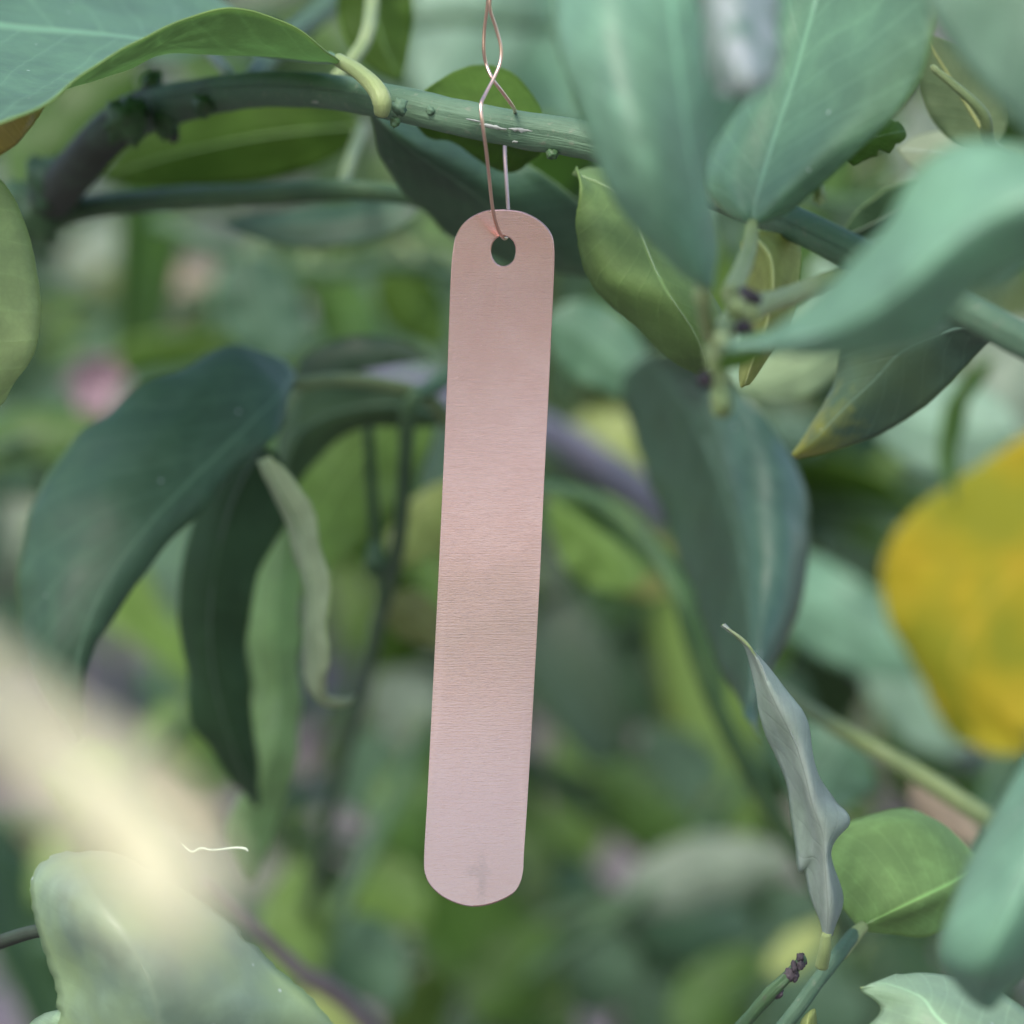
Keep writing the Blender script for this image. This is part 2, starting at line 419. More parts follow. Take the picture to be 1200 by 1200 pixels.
def clump_geo(center, size, n, ls, rs, up=.3):
    """many small leaf-shaped faces spread through an uneven volume"""
    vs, fs = [], []
    blobs = [(np.array(center) + rs.uniform(-1, 1, 3) * np.array(size) * .62, rs.uniform(.3, .6)) for _ in range(9)]
    for _ in range(n):
        b, r = blobs[rs.randint(len(blobs))]
        d = rs.normal(size=3); d /= np.linalg.norm(d)
        p = b + d * np.array(size) * r * rs.uniform(.55, 1.05)
        ax = rs.normal(size=3); ax[2] = ax[2] * .6 - .2; ax /= np.linalg.norm(ax)
        nn = d + np.array([0, 0, 1.0]) * (up + .5) + rs.normal(size=3) * .4
        s = np.cross(ax, nn); s /= np.linalg.norm(s) + 1e-9
        L = ls * rs.uniform(.6, 1.3); W = L * .24
        q = np.cross(s, ax) * L * .1
        k = len(vs)
        vs += [p, p + ax * L * .45 + s * W + q, p + ax * L - q, p + ax * L * .45 - s * W + q, p + ax * L * .5]
        fs += [(k, k + 1, k + 4), (k + 1, k + 2, k + 4), (k + 2, k + 3, k + 4), (k + 3, k, k + 4)]
    return vs, fs
def foliage_mat(name, c1, c2):
    g = N(name); gi = g.n('ShaderNodeNewGeometry')
    r = gi.outputs['Random Per Island']
    c = g.mix(r, c1, c2)
    pr = g.n('ShaderNodeBsdfPrincipled', {'Base Color': c, 'Roughness': .45})
    tr = g.n('ShaderNodeBsdfTranslucent', {'Color': g.mix(.5, c, (.2, .35, .03))})
    return g.done(g.n('ShaderNodeMixShader', {0: .3, 1: pr.outputs[0], 2: tr.outputs[0]}).outputs[0])
FOL = [foliage_mat('shrub_leaves', (.03, .06, .03), (.08, .13, .07)), foliage_mat('shrub_leaves_grey', (.09, .13, .10), (.22, .27, .22)),
       foliage_mat('shrub_leaves_bright', (.08, .13, .05), (.18, .24, .10))]
def shrub(x, y, h, wd, m, label, n=2600, ls=.09, seed=1):
    rs = np.random.RandomState(seed)
    t = thing('garden_shrub', label, 'shrub', 'shrubs in the garden behind the tree')
    vs, fs = clump_geo((x, y, h * .55), (wd, wd * .8, h * .5), n, ls, rs)
    link('crown', mesh('crown', vs, fs, [FOL[m]], smooth=False), t)
    for k in range(4):
        a = rs.uniform(0, 6.28)
        tube('stem', [(x + .04 * math.cos(a), y + .04 * math.sin(a), -.02), (x + wd * .2 * math.cos(a), y + wd * .2 * math.sin(a), h * .35), (x + wd * .45 * math.cos(a), y + wd * .4 * math.sin(a), h * .75)], [.018, .012, .006], BARK_OLD, t, n=10, sides=7)
#@@SHRUBS
shrub(-.75, 6.3, 1.15, .55, 1, 'grey green shrub far behind, at the left edge of the view', seed=3)
shrub(.30, 6.8, 1.05, .6, 0, 'dark shrub far behind the copper tag', seed=4)
shrub(.95, 5.8, 1.10, .55, 2, 'bright green shrub far behind, at the right edge of the view', seed=5)
shrub(-.1, 9.5, 1.5, .9, 1, 'pale tall shrub farthest back in the garden', seed=6)
shrub(-1.7, 9.0, 1.7, .9, 0, 'dark tall shrub far back to the left of the pale one', seed=8)
shrub(1.9, 9.2, 1.8, .9, 0, 'dark tall shrub far back to the right of the pale one', seed=9)

#@@MAIN
# ------------------------------------------------------------------ the main branch that carries the tag
t = MAINB = thing('lemon_branch', 'thick green branch across the top that the copper tag hangs from', 'branch', 'lemon tree branches')
ptube('stem', [(-260, 420, .80, 34), (-120, 330, .74, 32), (-20, 275, .69, 31), (45, 245, .665, 28), (88, 200, .64, 26), (125, 158, .627, 26), (165, 133, .62, 27), (215, 119, .61, 24), (290, 106, .595, 21),
               (370, 106, .575, 20.5), (450, 118, .555, 21), (530, 136, .548, 21), (610, 152, .545, 22), (680, 163, .543, 22.5), (745, 184, .540, 21), (830, 222, .530, 21), (930, 262, .515, 21),
               (1020, 306, .505, 21), (1110, 352, .495, 21), (1210, 405, .485, 21), (1330, 470, .47, 22)], BARK, t, n=150, sides=26, rough=.05)
ptube('side_stem', [(30, 262, .665, 18), (100, 244, .66, 15), (200, 233, .65, 14), (300, 228, .64, 13.5), (400, 223, .63, 12.5), (480, 231, .63, 10), (560, 262, .64, 9), (640, 300, .66, 8)], BARK_DK, t, n=60, sides=14, rough=.07)
ptube('side_stem', [(292, 100, .61, 13), (330, 52, .66, 14), (375, 15, .71, 14), (440, -50, .78, 13)], BARK_DK, t, n=30, sides=14, rough=.06)
# knots and bud scars
def knob(parent, x, y, z, r, m, sx=1, sy=1, name='node', seed=0):
    vs, fs = [], []
    rs = np.random.RandomState(seed + int(x))
    nl, nm = 10, 16
    c = P(x, y, z); R_ = r * PX(z)
    for i in range(nl + 1):
        th = math.pi * i / nl
        for j in range(nm):
            ph = 2 * math.pi * j / nm
            d = RGT * math.sin(th) * math.cos(ph) * sx + UPV * math.cos(th) * sy + FWD * math.sin(th) * math.sin(ph)
            q = 1 + .55 * noise.noise(Vector(d) * 2.2 + Vector((x, y, seed))) + .35 * noise.noise(Vector(d) * 6 + Vector((y, x, seed)))
            vs.append(c + d * R_ * q)
    for i in range(nl):
        for j in range(nm):
            a = i * nm + j; b = i * nm + (j + 1) % nm
            fs.append((a, b, b + nm, a + nm))
    return link(name, mesh(name, vs, fs, [m], uv=[(0, 0)] * len(vs)), parent)
knob(t, 647, 180, .5425, 7, BARK_DK, sy=.9); knob(t, 463, 143, .545, 6, BARK_DK); knob(t, 468, 126, .545, 9, BARK)
knob(t, 178, 100, .618, 13, BARK_DK, sy=1.3); knob(t, 196, 140, .612, 16, BARK_DK, sy=1.3); knob(t, 150, 140, .610, 26, BARK_DK); knob(t, 62, 214, .650, 30, BARK_DK)
knob(t, 42, 248, .66, 36, BARK_DK); knob(t, 203, 160, .612, 7, BARK_OLD); knob(t, 238, 124, .60, 13, BARK_DK); knob(t, 282, 103, .60, 10, PETI_DK)
knob(t, 960, 228, .50, 9, PETI, sx=.8, sy=1.3, name='bud'); knob(t, 505, 130, .5465, 5, BARK)
# split, peeling bark
def scar(parent, pts, m, w):
    vs, fs = [], []
    for i, (x, y, z) in enumerate(pts):
        hw = w * math.sin(math.pi * (i + .4) / (len(pts) - .2)) * random.uniform(.6, 1.2) + .3
        vs += [P(x, y - hw, z), P(x, y, z - .0005), P(x, y + hw, z)]
    for i in range(len(pts) - 1):
        a = i * 3; fs += [(a, a + 3, a + 4, a + 1), (a + 1, a + 4, a + 5, a + 2)]
    o = link('bark_scar', mesh('bark_scar', vs, fs, [m], uv=[(0, 0)] * len(vs)), parent)
    return o
def on_branch(x): # front surface distance of the stem
    return .5455 - 21 * PX(.545)
scar(t, [(x, 151.5 + (x - 600) * .095 + random.uniform(-.8, .8), on_branch(x) - .0006) for x in np.linspace(596, 660, 18)], SCAR, 4.2)
scar(t, [(x, 147 + (x - 570) * .2 + random.uniform(-.6, .6), on_branch(x) - .0003) for x in np.linspace(562, 594, 9)], SCAR, 2.2)
scar(t, [(x, 140 + (x - 550) * .2, on_branch(x) + .0003) for x in np.linspace(546, 564, 6)], SCAR, 1.0)
scar(t, [(x, 166 + random.uniform(-1, 1), on_branch(x) + .0002) for x in np.linspace(600, 607, 4)], SCAR, 1.2)
scar(t, [(x, 119 + random.uniform(-.6, .6), .57) for x in np.linspace(365, 394, 6)], SCAR, 3)

# leaf 1: the large cupped leaf at the top left
rows = rowsn([
 [(400, 66, .555), (397, 69, .553), (395, 72, .552), (394, 74, .551), (398, 72, .550)],
 [(380, 60, .575), (372, 66, .568), (368, 71, .560), (366, 68, .550), (372, 50, .543)],
 [(345, 50, .595), (335, 62, .582), (325, 66, .568), (318, 60, .550), (325, 24, .538)],
 [(305, 28, .615), (290, 48, .600), (272, 60, .575), (262, 58, .548), (277, 11, .533)],
 [(262, 5, .635), (240, 30, .612), (215, 54, .580), (200, 58, .545), (222, 19, .528)],
 [(225, -40, .650), (200, 5, .620), (155, 46, .580), (145, 82, .545), (178, 36, .521)],
 [(160, -110, .660), (130, -30, .625), (90, 38, .575), (75, 104, .535), (105, 84, .512)],
 [(80, -170, .660), (50, -60, .62), (20, 33, .57), (5, 108, .525), (30, 135, .503)],
 [(-20, -190, .65), (-40, -80, .61), (-60, 25, .565), (-70, 105, .52), (-50, 158, .50)],
 [(-140, -160, .63), (-150, -70, .60), (-155, 15, .56), (-160, 80, .52), (-150, 135, .50)],
 [(-250, -20, .57), (-255, -10, .565), (-258, 0, .56), (-255, 10, .555), (-250, 20, .55)]])
add_leaf(t, rows, 'teal', nu=90, nv=28, face='+', pet=[(396, 70, .553, 8), (420, 84, .548, 9.5), (440, 103, .543, 11), (448, 120, .542, 12), (447, 133, .543, 9)], serr=.004,
         label='large teal leaf cupped over the branch at top left')
# leaf 3: pale leaf at the left edge
rows = rows3([(-150, 175, .53, -120, 160, .53, -90, 170, .53), (-190, 240, .53, -90, 235, .525, -4, 205, .53), (-215, 320, .53, -85, 320, .52, 32, 268, .53),
              (-200, 400, .53, -80, 400, .52, 46, 345, .53), (-160, 470, .53, -70, 470, .525, 42, 402, .53), (-80, 520, .54, -35, 500, .53, 14, 450, .535), (-50, 520, .54, -25, 505, .54, -3, 478, .54)])
add_leaf(t, rows, 'edge', nu=50, face='under', serr=.006, label='pale yellow green leaf hanging at the left edge')
# browning leaf tip just behind the large one
rows = rows3([(-60, 60, .58, -60, 90, .58, -60, 120, .58), (-20, 70, .57, -25, 130, .565, -30, 190, .57), (20, 90, .56, 18, 130, .555, 12, 175, .56), (50, 105, .555, 42, 128, .553, 33, 150, .553), (58, 112, .552, 52, 124, .552, 45, 136, .552)])
add_leaf(t, rows, 'orange', face='top', rib=0, label='small orange leaf tip behind the large teal leaf')
# leaf behind the branch above the wire crossing
rows = rows3([(640, 150, .565, 640, 160, .565, 640, 170, .565), (630, 118, .57, 622, 150, .565, 626, 188, .575), (602, 86, .575, 592, 145, .568, 602, 202, .58), (565, 76, .578, 555, 136, .57, 566, 192, .583),
              (528, 86, .575, 520, 130, .57, 528, 168, .58), (500, 105, .57, 495, 130, .57, 500, 160, .575), (478, 118, .57, 476, 126, .57, 478, 134, .57)])
add_leaf(t, rows, 'vivid', face='under', nu=40)
# dark teal leaf hanging behind the top of the tag
rows = rows3([(432, 128, .58, 436, 132, .58, 440, 134, .58), (455, 200, .60, 480, 175, .585, 505, 150, .59), (500, 252, .62, 540, 215, .595, 575, 170, .60), (560, 295, .64, 600, 262, .605, 640, 205, .60), (620, 318, .655, 650, 300, .62, 690, 250, .61), (690, 325, .66, 700, 318, .65, 715, 300, .64)])
add_leaf(t, rows, 'deep', face='top', nu=40)
# curled green leaf right of the tag
rows = rowsn([
 [(676, 195, .56), (674, 199, .56), (671, 204, .562), (680, 200, .575), (690, 197, .585)],
 [(682, 222, .552), (700, 228, .556), (722, 225, .562), (735, 215, .575), (728, 205, .59)],
 [(672, 262, .555), (705, 268, .55), (745, 258, .557), (765, 245, .57), (775, 240, .59)],
 [(684, 308, .56), (715, 315, .55), (760, 300, .553), (790, 290, .565), (800, 290, .58)],
 [(716, 358, .563), (742, 352, .553), (782, 342, .55), (815, 335, .56), (830, 335, .575)],
 [(762, 400, .567), (782, 392, .558), (808, 380, .554), (830, 372, .56), (845, 370, .57)],
 [(800, 432, .57), (812, 424, .565), (825, 415, .56), (838, 405, .56), (846, 402, .565)],
 [(818, 440, .57), (822, 438, .57), (828, 435, .57), (832, 432, .57), (834, 430, .57)]])
add_leaf(t, flat(rows, .6), 'matte', rib=.5, face='under', nu=60, nv=18, label='curled mid green leaf hanging right of the tag top')
# shaded leaves along the side stem and behind the branch
bleaf(t, 425, 148, 118, 208, .70, 55, 'vivid', bend=12, face='under', roll=.2, pet=[(400, 222, .64, 8), (410, 190, .66, 8), (424, 150, .70, 7)], petm=PETI_DK)
bleaf(t, 500, 235, 262, 262, .68, 32, 'deep', bend=-12, face='top', roll=-.5, pet=None)
bleaf(t, 440, -60, 470, 95, .66, 45, 'vivid', bend=14, face='under', pet=[(388, 98, .60, 8), (415, 68, .61, 8.5), (430, 42, .62, 8.5), (436, 5, .64, 8), (440, -60, .66, 7)])
bleaf(t, 240, 60, 60, -20, .72, 40, 'teal', pet=[(278, 104, .61, 7.5), (264, 82, .62, 7.5), (242, 60, .65, 6)], petm=PETI_DK)

#@@TAG
# ------------------------------------------------------------------ copper tag and its wire
def tag_z(x, y): return .540 + (x - 590) * PX(.54) * math.tan(math.radians(14)) - (y - 290) * PX(.54) * math.tan(math.radians(2.0))
def build_tag():
    g = N('brushed_copper')
    tc = g.n('ShaderNodeTexCoord')
    uvo = tc.outputs['UV']
    m1 = g.n('ShaderNodeMapping', {'Vector': uvo, 'Scale': (.045, 1.0, 1), 'Rotation': (0, 0, .03)}).outputs[0]
    s1 = g.n('ShaderNodeTexNoise', {'Vector': m1, 'Scale': 4.2, 'Detail': 5, 'Roughness': .8}).outputs[0]
    m2 = g.n('ShaderNodeMapping', {'Vector': uvo, 'Scale': (.25, 1.0, 1)}).outputs[0]
    s2 = g.n('ShaderNodeTexNoise', {'Vector': m2, 'Scale': 7.0, 'Detail': 4}).outputs[0]
    cl = g.n('ShaderNodeTexNoise', {'Vector': uvo, 'Scale': .16, 'Detail': 4}).outputs[0]
    fi = g.n('ShaderNodeTexNoise', {'Vector': uvo, 'Scale': 5.0, 'Detail': 3}).outputs[0]
    vv_ = g.n('ShaderNodeSeparateXYZ', {0: uvo}).outputs[1]
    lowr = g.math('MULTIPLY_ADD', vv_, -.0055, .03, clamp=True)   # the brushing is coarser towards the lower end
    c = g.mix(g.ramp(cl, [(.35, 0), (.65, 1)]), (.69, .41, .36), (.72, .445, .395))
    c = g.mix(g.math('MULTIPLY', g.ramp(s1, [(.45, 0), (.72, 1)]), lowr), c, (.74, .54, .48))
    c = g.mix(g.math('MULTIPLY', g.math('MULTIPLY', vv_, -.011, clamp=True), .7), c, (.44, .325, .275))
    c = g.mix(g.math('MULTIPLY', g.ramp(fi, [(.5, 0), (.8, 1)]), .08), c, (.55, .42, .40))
    refl_band = g.ramp(g.math('ABSOLUTE', g.math('ADD', g.math('MULTIPLY_ADD', vv_, .055, 2.95), g.math('MULTIPLY', g.math('SUBTRACT', cl, .5), 1.2))), [(0, 1.0), (.62, 0.0)])  # darker band coloured in where the metal would mirror its surroundings
    c = g.mix(g.math('MULTIPLY', refl_band, .4), c, (.46, .34, .28))
    # two faint smudges near the lower end
    sp = g.n('ShaderNodeSeparateXYZ', {0: uvo})
    def smudge(cx, cy, rx, ry):
        a = g.math('POWER', g.math('DIVIDE', g.math('SUBTRACT', sp.outputs[0], cx), rx), 2)
        b = g.math('POWER', g.math('DIVIDE', g.math('SUBTRACT', sp.outputs[1], cy), ry), 2)
        return g.ramp(g.math('ADD', g.math('ADD', a, b), g.math('MULTIPLY', g.math('SUBTRACT', s2, .5), 3.6)), [(0.0, 1.0), (.5, .45), (1.0, 0.0)])
    sm = g.math('MAXIMUM', smudge(-3.05, -89.5, .9, 4.4), smudge(-3.6, -88.6, 2.2, 1.3))
    c = g.mix(g.math('MULTIPLY', sm, .24), c, (.22, .18, .16))
    h = g.math('ADD', g.math('MULTIPLY', s1, 1.0), g.math('MULTIPLY', s2, .5))
    bm_ = g.n('ShaderNodeBump', {'Height': h, 'Strength': .3, 'Distance': .0001}).outputs[0]
    ro = g.math('MULTIPLY_ADD', s2, .10, .20)
    tg = g.n('ShaderNodeTangent', direction_type='UV_MAP')
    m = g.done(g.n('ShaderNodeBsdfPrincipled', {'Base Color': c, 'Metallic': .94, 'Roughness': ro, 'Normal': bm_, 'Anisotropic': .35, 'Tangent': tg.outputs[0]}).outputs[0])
    g = N('cut_copper_edge')
    me_ = g.done(g.n('ShaderNodeBsdfPrincipled', {'Base Color': (.9, .66, .5, 1), 'Metallic': 1, 'Roughness': .3}).outputs[0])
    outl = [(590, 245), (612, 248), (632, 258), (645, 272), (649.5, 290), (649, 330), (644, 440), (638, 560), (632, 690), (625, 820), (618, 940), (614, 1000), (613, 1020), (609.5, 1035), (601.5, 1047), (586, 1056), (565, 1062),
            (545, 1061.5), (524, 1054), (508, 1042), (499, 1027), (497, 1005), (501, 930), (506, 830), (513, 690), (519, 560), (524, 440), (528, 330), (531, 292), (536, 272), (548, 257), (568, 247)]
    NP = 120
    loop = cr(np.array([(x, y, 0) for x, y in outl + [outl[0]]]), NP * 4)[:-1]
    hc = np.array((590, 294.0))
    ang = np.arctan2(loop[:, 1] - hc[1], loop[:, 0] - hc[0])
    vs, fs, uv, mi = [], [], [], []
    L = len(loop); RINGS = 24
    th = .00045
    def pt(x, y, back):
        # very slightly bowed strip
        bow = .0016 * math.sin((y - 245) / 817 * math.pi) + .0006 * math.sin((y - 245) / 817 * math.pi * 3 + .6)
        return P(x, y, tag_z(x, y) + bow + (th if back else 0))
    for back in (0, 1):
        for r in range(RINGS + 1):
            for i in range(L):
                f = (r / RINGS) ** 1.3
                dist_ = math.hypot(loop[i][0] - hc[0], loop[i][1] - hc[1]) - 16
                if r == RINGS - 1: f = 1 - 1.1 / dist_
                if r == 1: f = .9 / dist_
                if r == 2: f = 1.8 / dist_
                if r == RINGS - 2: f = 1 - 2.0 / dist_
                hx = hc[0] + 14.3 * math.cos(ang[i]); hy = hc[1] + 17.5 * math.sin(ang[i])
                x = hx + (loop[i][0] - hx) * f; y = hy + (loop[i][1] - hy) * f
                vs.append(pt(x, y, back) + (FWD * .00014 if r in (0, RINGS) and not back else FWD * 0)); uv.append(((x - 590) * .1218, -(y - 294) * .1218))
    K = (RINGS + 1) * L
    for back in (0, 1):
        for r in range(RINGS):
            for i in range(L):
                a = back * K + r * L + i; b = back * K + r * L + (i + 1) % L
                q = (a, b, b + L, a + L)
                fs.append(q if back else q[::-1]); mi.append(0)
    for i in range(L):
        j = (i + 1) % L
        fs.append((i, j, K + j, K + i)); mi.append(1)
        a, b = RINGS * L + i, RINGS * L + j
        fs.append((a, K + a, K + b, b)); mi.append(1)
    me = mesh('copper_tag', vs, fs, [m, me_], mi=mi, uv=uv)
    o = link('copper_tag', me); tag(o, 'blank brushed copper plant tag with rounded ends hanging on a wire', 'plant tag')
    md = o.modifiers.new('edge', 'EDGE_SPLIT'); md.split_angle = math.radians(50)
    return o
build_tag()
g = N('copper_wire')
WIRE = g.done(g.n('ShaderNodeBsdfPrincipled', {'Base Color': (.80, .54, .44, 1), 'Metallic': 1, 'Roughness': .28}).outputs[0])
wr = 2.1
front = [(574, -60, .533), (571, -20, .532), (570, 8, .531), (569.5, 0, .531)]
wp = [(604, 133, .545), (601, 125, .5385), (588, 107, .5345), (577, 92, .5335), (570, 76, .534), (567, 60, .5335), (567.5, 35, .533), (571, 8, .532), (573, -20, .531), (574, -60, .530), (577, -78, .529),
      (580, -60, .528), (577, -20, .5285), (574, 8, .529), (581, 32, .530), (587, 55, .5305), (586, 74, .5305), (578, 93, .5295), (569, 110, .528), (563.6, 123, .5265), (565, 142, .5262), (569, 170, .5275),
      (573, 205, .532), (577, 242, .5355), (582, 264, .5382), (588, 277, .5402), (593, 279, .5425), (597, 268, .545), (595.5, 243, .549), (593, 205, .553), (591.5, 176, .556), (593, 150, .560), (599, 138, .557), (604, 130, .548)]
tw = thing('tie_wire', 'thin bent copper wire looped over the branch through the tag hole', 'wire')
ptube('wire', [(*p, wr) for p in wp], WIRE, tw, n=260, sides=10)

#@@RIGHTSPRAY
# ------------------------------------------------------------------ spray in front of the branch on the right
t = thing('lemon_twig', 'twig with broad pale teal leaves in front of the branch, right of the tag', 'branch', 'lemon tree branches')
ptube('stem', [(990, 320, .510, 10), (930, 345, .49, 12), (880, 362, .475, 14), (852, 385, .465, 16), (838, 410, .46, 13), (843, 445, .46, 12), (846, 478, .46, 13), (842, 487, .46, 5)], PETI, t, n=50, sides=14, rough=.2)
knob(t, 874, 347, .466, 10, BUD); knob(t, 862, 360, .458, 13, PETI); knob(t, 884, 350, .468, 8, BUD); knob(t, 872, 384, .462, 8, BUD, sx=1.3); knob(t, 880, 368, .466, 11, PETI); knob(t, 828, 375, .458, 5, BUD); knob(t, 845, 470, .458, 15, PETI, sx=.8); knob(t, 826, 445, .457, 9, BUD)
knob(t, 822, 345, .455, 9, PETI, sy=1.6)
# big pale leaf hanging in front (left)
rows = rowsn([
 [(822, 336, .445), (827, 338, .445), (832, 340, .445), (834, 337, .446), (836, 332, .447)],
 [(772, 300, .438), (800, 298, .436), (824, 292, .440), (832, 282, .445), (836, 270, .45)],
 [(725, 240, .435), (772, 236, .43), (815, 226, .436), (825, 210, .444), (828, 200, .45)],
 [(690, 165, .435), (745, 158, .428), (803, 150, .434), (835, 150, .445), (850, 150, .455)],
 [(662, 85, .437), (722, 80, .43), (793, 72, .435), (850, 80, .445), (886, 95, .455)],
 [(650, 10, .442), (712, 5, .434), (785, -5, .438), (850, 5, .446), (900, 20, .455)],
 [(650, -80, .45), (705, -90, .442), (777, -95, .444), (840, -80, .452), (893, -65, .46)],
 [(690, -190, .46), (730, -195, .455), (772, -200, .455), (815, -190, .46), (850, -180, .465)],
 [(765, -290, .47), (767, -292, .47), (770, -292, .47), (773, -290, .47), (775, -288, .47)]])
add_leaf(t, rows, 'tealp', face='top', nu=60, nv=20, pet=[(828, 338, .445, 6), (826, 360, .45, 9), (834, 395, .46, 10)], serr=.003, label='broad pale leaf hanging blurred in front of the branch')
# teal leaf with a clear pale midrib
rows = rowsn([
 [(878, 263, .497), (880, 265, .496), (882, 267, .496), (884, 265, .496), (887, 263, .497)],
 [(850, 245, .500), (866, 240, .496), (886, 236, .496), (910, 238, .494), (932, 243, .496)],
 [(824, 205, .506), (856, 195, .500), (899, 190, .499), (950, 190, .492), (998, 186, .492)],
 [(834, 155, .512), (872, 142, .504), (917, 135, .502), (990, 135, .492), (1055, 128, .488)],
 [(872, 95, .518), (900, 80, .508), (936, 75, .504), (1015, 72, .492), (1088, 66, .486)],
 [(890, 30, .522), (915, 18, .51), (953, 12, .506), (1030, 10, .494), (1095, 0, .486)],
 [(895, -50, .525), (930, -60, .514), (972, -66, .508), (1035, -65, .497), (1085, -70, .49)],
 [(935, -150, .525), (960, -155, .52), (990, -158, .515), (1020, -158, .508), (1045, -160, .50)],
 [(1008, -240, .52), (1009, -241, .52), (1010, -242, .52), (1011, -241, .52), (1012, -240, .52)]])
add_leaf(t, rows, 'teal', face='top', nu=60, nv=22, rib=1.0, pet=[(882, 262, .496, 7), (878, 290, .49, 9), (868, 320, .478, 11), (856, 345, .468, 12)], serr=.003, label='broad teal leaf with a pale midrib at the top right')
# curled leaf end, its silver colour standing in for glossy sky shine
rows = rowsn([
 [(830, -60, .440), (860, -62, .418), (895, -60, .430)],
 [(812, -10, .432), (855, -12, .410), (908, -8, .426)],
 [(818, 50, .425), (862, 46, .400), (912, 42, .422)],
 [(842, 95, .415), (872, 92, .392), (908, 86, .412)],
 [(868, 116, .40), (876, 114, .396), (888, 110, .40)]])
add_leaf(t, rows, 'painted_shine', face='top', nu=40, rib=.4, ruffle=.002, label='curled leaf end with painted silvery shine near the top edge')
# long leaf sweeping to the right, blurred
rows = rowsn([
 [(845, 402, .430), (848, 404, .430), (850, 406, .430), (850, 408, .430), (848, 410, .430)],
 [(905, 385, .42), (910, 392, .417), (915, 400, .415), (918, 408, .415), (915, 414, .418)],
 [(965, 345, .41), (975, 362, .405), (988, 382, .402), (995, 402, .405), (1000, 416, .41)],
 [(1020, 275, .405), (1035, 305, .398), (1055, 340, .394), (1068, 372, .398), (1078, 398, .405)],
 [(1068, 208, .402), (1090, 245, .395), (1115, 285, .390), (1135, 312, .394), (1150, 335, .40)],
 [(1125, 172, .40), (1155, 205, .392), (1185, 240, .387), (1205, 272, .39), (1215, 300, .396)],
 [(1210, 175, .40), (1235, 200, .392), (1255, 225, .387), (1270, 258, .388), (1278, 285, .39)],
 [(1300, 210, .40), (1310, 225, .395), (1318, 240, .39), (1322, 250, .39), (1325, 260, .39)],
 [(1370, 262, .40), (1371, 264, .40), (1372, 266, .40), (1371, 268, .40), (1370, 270, .40)]])
add_leaf(t, rows, 'tealp', face='top', nu=60, nv=20, pet=[(850, 405, .43, 6), (846, 400, .44, 9), (845, 392, .458, 11)], serr=.003, label='long pale leaf sweeping blurred to the right edge')
# pale underside leaf below the petiole
rows = rows3([(868, 285, .51, 880, 275, .51, 895, 270, .51), (868, 320, .515, 902, 300, .51, 936, 282, .518), (872, 360, .52, 905, 345, .512, 936, 325, .52), (870, 400, .525, 895, 390, .517, 922, 385, .522), (868, 430, .53, 882, 425, .525, 900, 420, .525), (868, 455, .53, 872, 452, .53, 878, 450, .53)])
add_leaf(t, rows, 'lime', face='under', nu=36, label='pale underside leaf below the petiole of the broad teal leaf')
bleaf(t, 905, 392, 840, 432, .455, 16, 'green', roll=.3, face='under', rib=0)
bleaf(t, 990, 395, 868, 455, .68, 34, 'pale', roll=.1, bend=-10, face='under', rib=0)
# leaf with a browned tip, behind the stem
t = thing('lemon_twig', 'twig at the right with a yellow tipped leaf and a toothed leaf scrap', 'branch', 'lemon tree branches')
ptube('stem', [(1330, 250, .60, 9), (1240, 215, .58, 9), (1165, 175, .565, 8), (1150, 130, .56, 7), (1092, 78, .56, 4)], PETI_DK, t, n=30, sides=10, rough=.1)
rows = rows3([(1165, 372, .555, 1170, 380, .553, 1175, 392, .555), (1080, 362, .57, 1125, 385, .56, 1160, 398, .565), (1000, 372, .575, 1062, 408, .563, 1118, 445, .57), (980, 415, .578, 1025, 445, .565, 1062, 492, .575), (972, 455, .58, 990, 478, .568, 1008, 516, .577), (950, 505, .58, 956, 514, .572, 966, 528, .577), (928, 532, .58, 930, 535, .578, 934, 538, .58)])
add_leaf(t, flat(rows, .45), 'tipped', face='top', nu=44, serr=.015, label='dark leaf with a yellowed tip below the long pale leaf')
rows = rows3([(1140, 60, .575, 1130, 100, .57, 1120, 150, .58), (1100, 45, .57, 1120, 100, .565, 1090, 150, .575), (1220, 60, .57, 1155, 120, .56, 1095, 190, .57), (1280, 130, .57, 1200, 165, .56, 1150, 220, .57), (1310, 230, .57, 1260, 240, .565, 1220, 260, .57)])
bleaf(t, 1165, 175, 1082, 40, .575, 46, 'stripe', face='under', roll=.3)
bleaf(t, 1190, 215, 1052, 175, .60, 42, 'greypale', face='under', bend=8, roll=-.3)
rows = rows3([(985, 175, .52, 990, 185, .52, 1000, 195, .52), (1005, 150, .52, 1012, 165, .518, 1025, 184, .52), (1020, 140, .52, 1030, 160, .518, 1040, 180, .52), (1040, 139, .52, 1047, 156, .518, 1050, 170, .52), (1056, 146, .52, 1060, 154, .52, 1062, 160, .52)])
add_leaf(t, rows, 'green', face='under', nu=20, nv=8, nick=.25, serr=.12, rib=.4, label='small toothed green leaf scrap')
bleaf(t, 1100, 225, 985, 280, .60, 30, 'dark', face='under', roll=.5)
# upper right corner leaf, near
t = thing('lemon_twig', 'pale leaf close to the camera filling the top right corner', 'branch', 'lemon tree branches')
rows = rows3([(1030, -240, .44, 1060, -250, .44, 1090, -255, .44), (1040, -120, .42, 1120, -150, .41, 1200, -180, .42), (1075, -20, .41, 1180, -70, .40, 1290, -110, .41), (1125, 65, .41, 1230, 5, .40, 1350, -40, .41), (1195, 145, .41, 1290, 90, .40, 1390, 40, .41), (1290, 215, .42, 1350, 170, .41, 1420, 130, .42), (1420, 250, .43, 1425, 245, .43, 1430, 240, .43)])
add_leaf(t, rows, 'mint', face='top', nu=44, serr=.003)
ptube('stem', [(1060, -250, .44, 7), (1030, -300, .46, 9), (990, -360, .49, 11)], PETI, t, n=14)

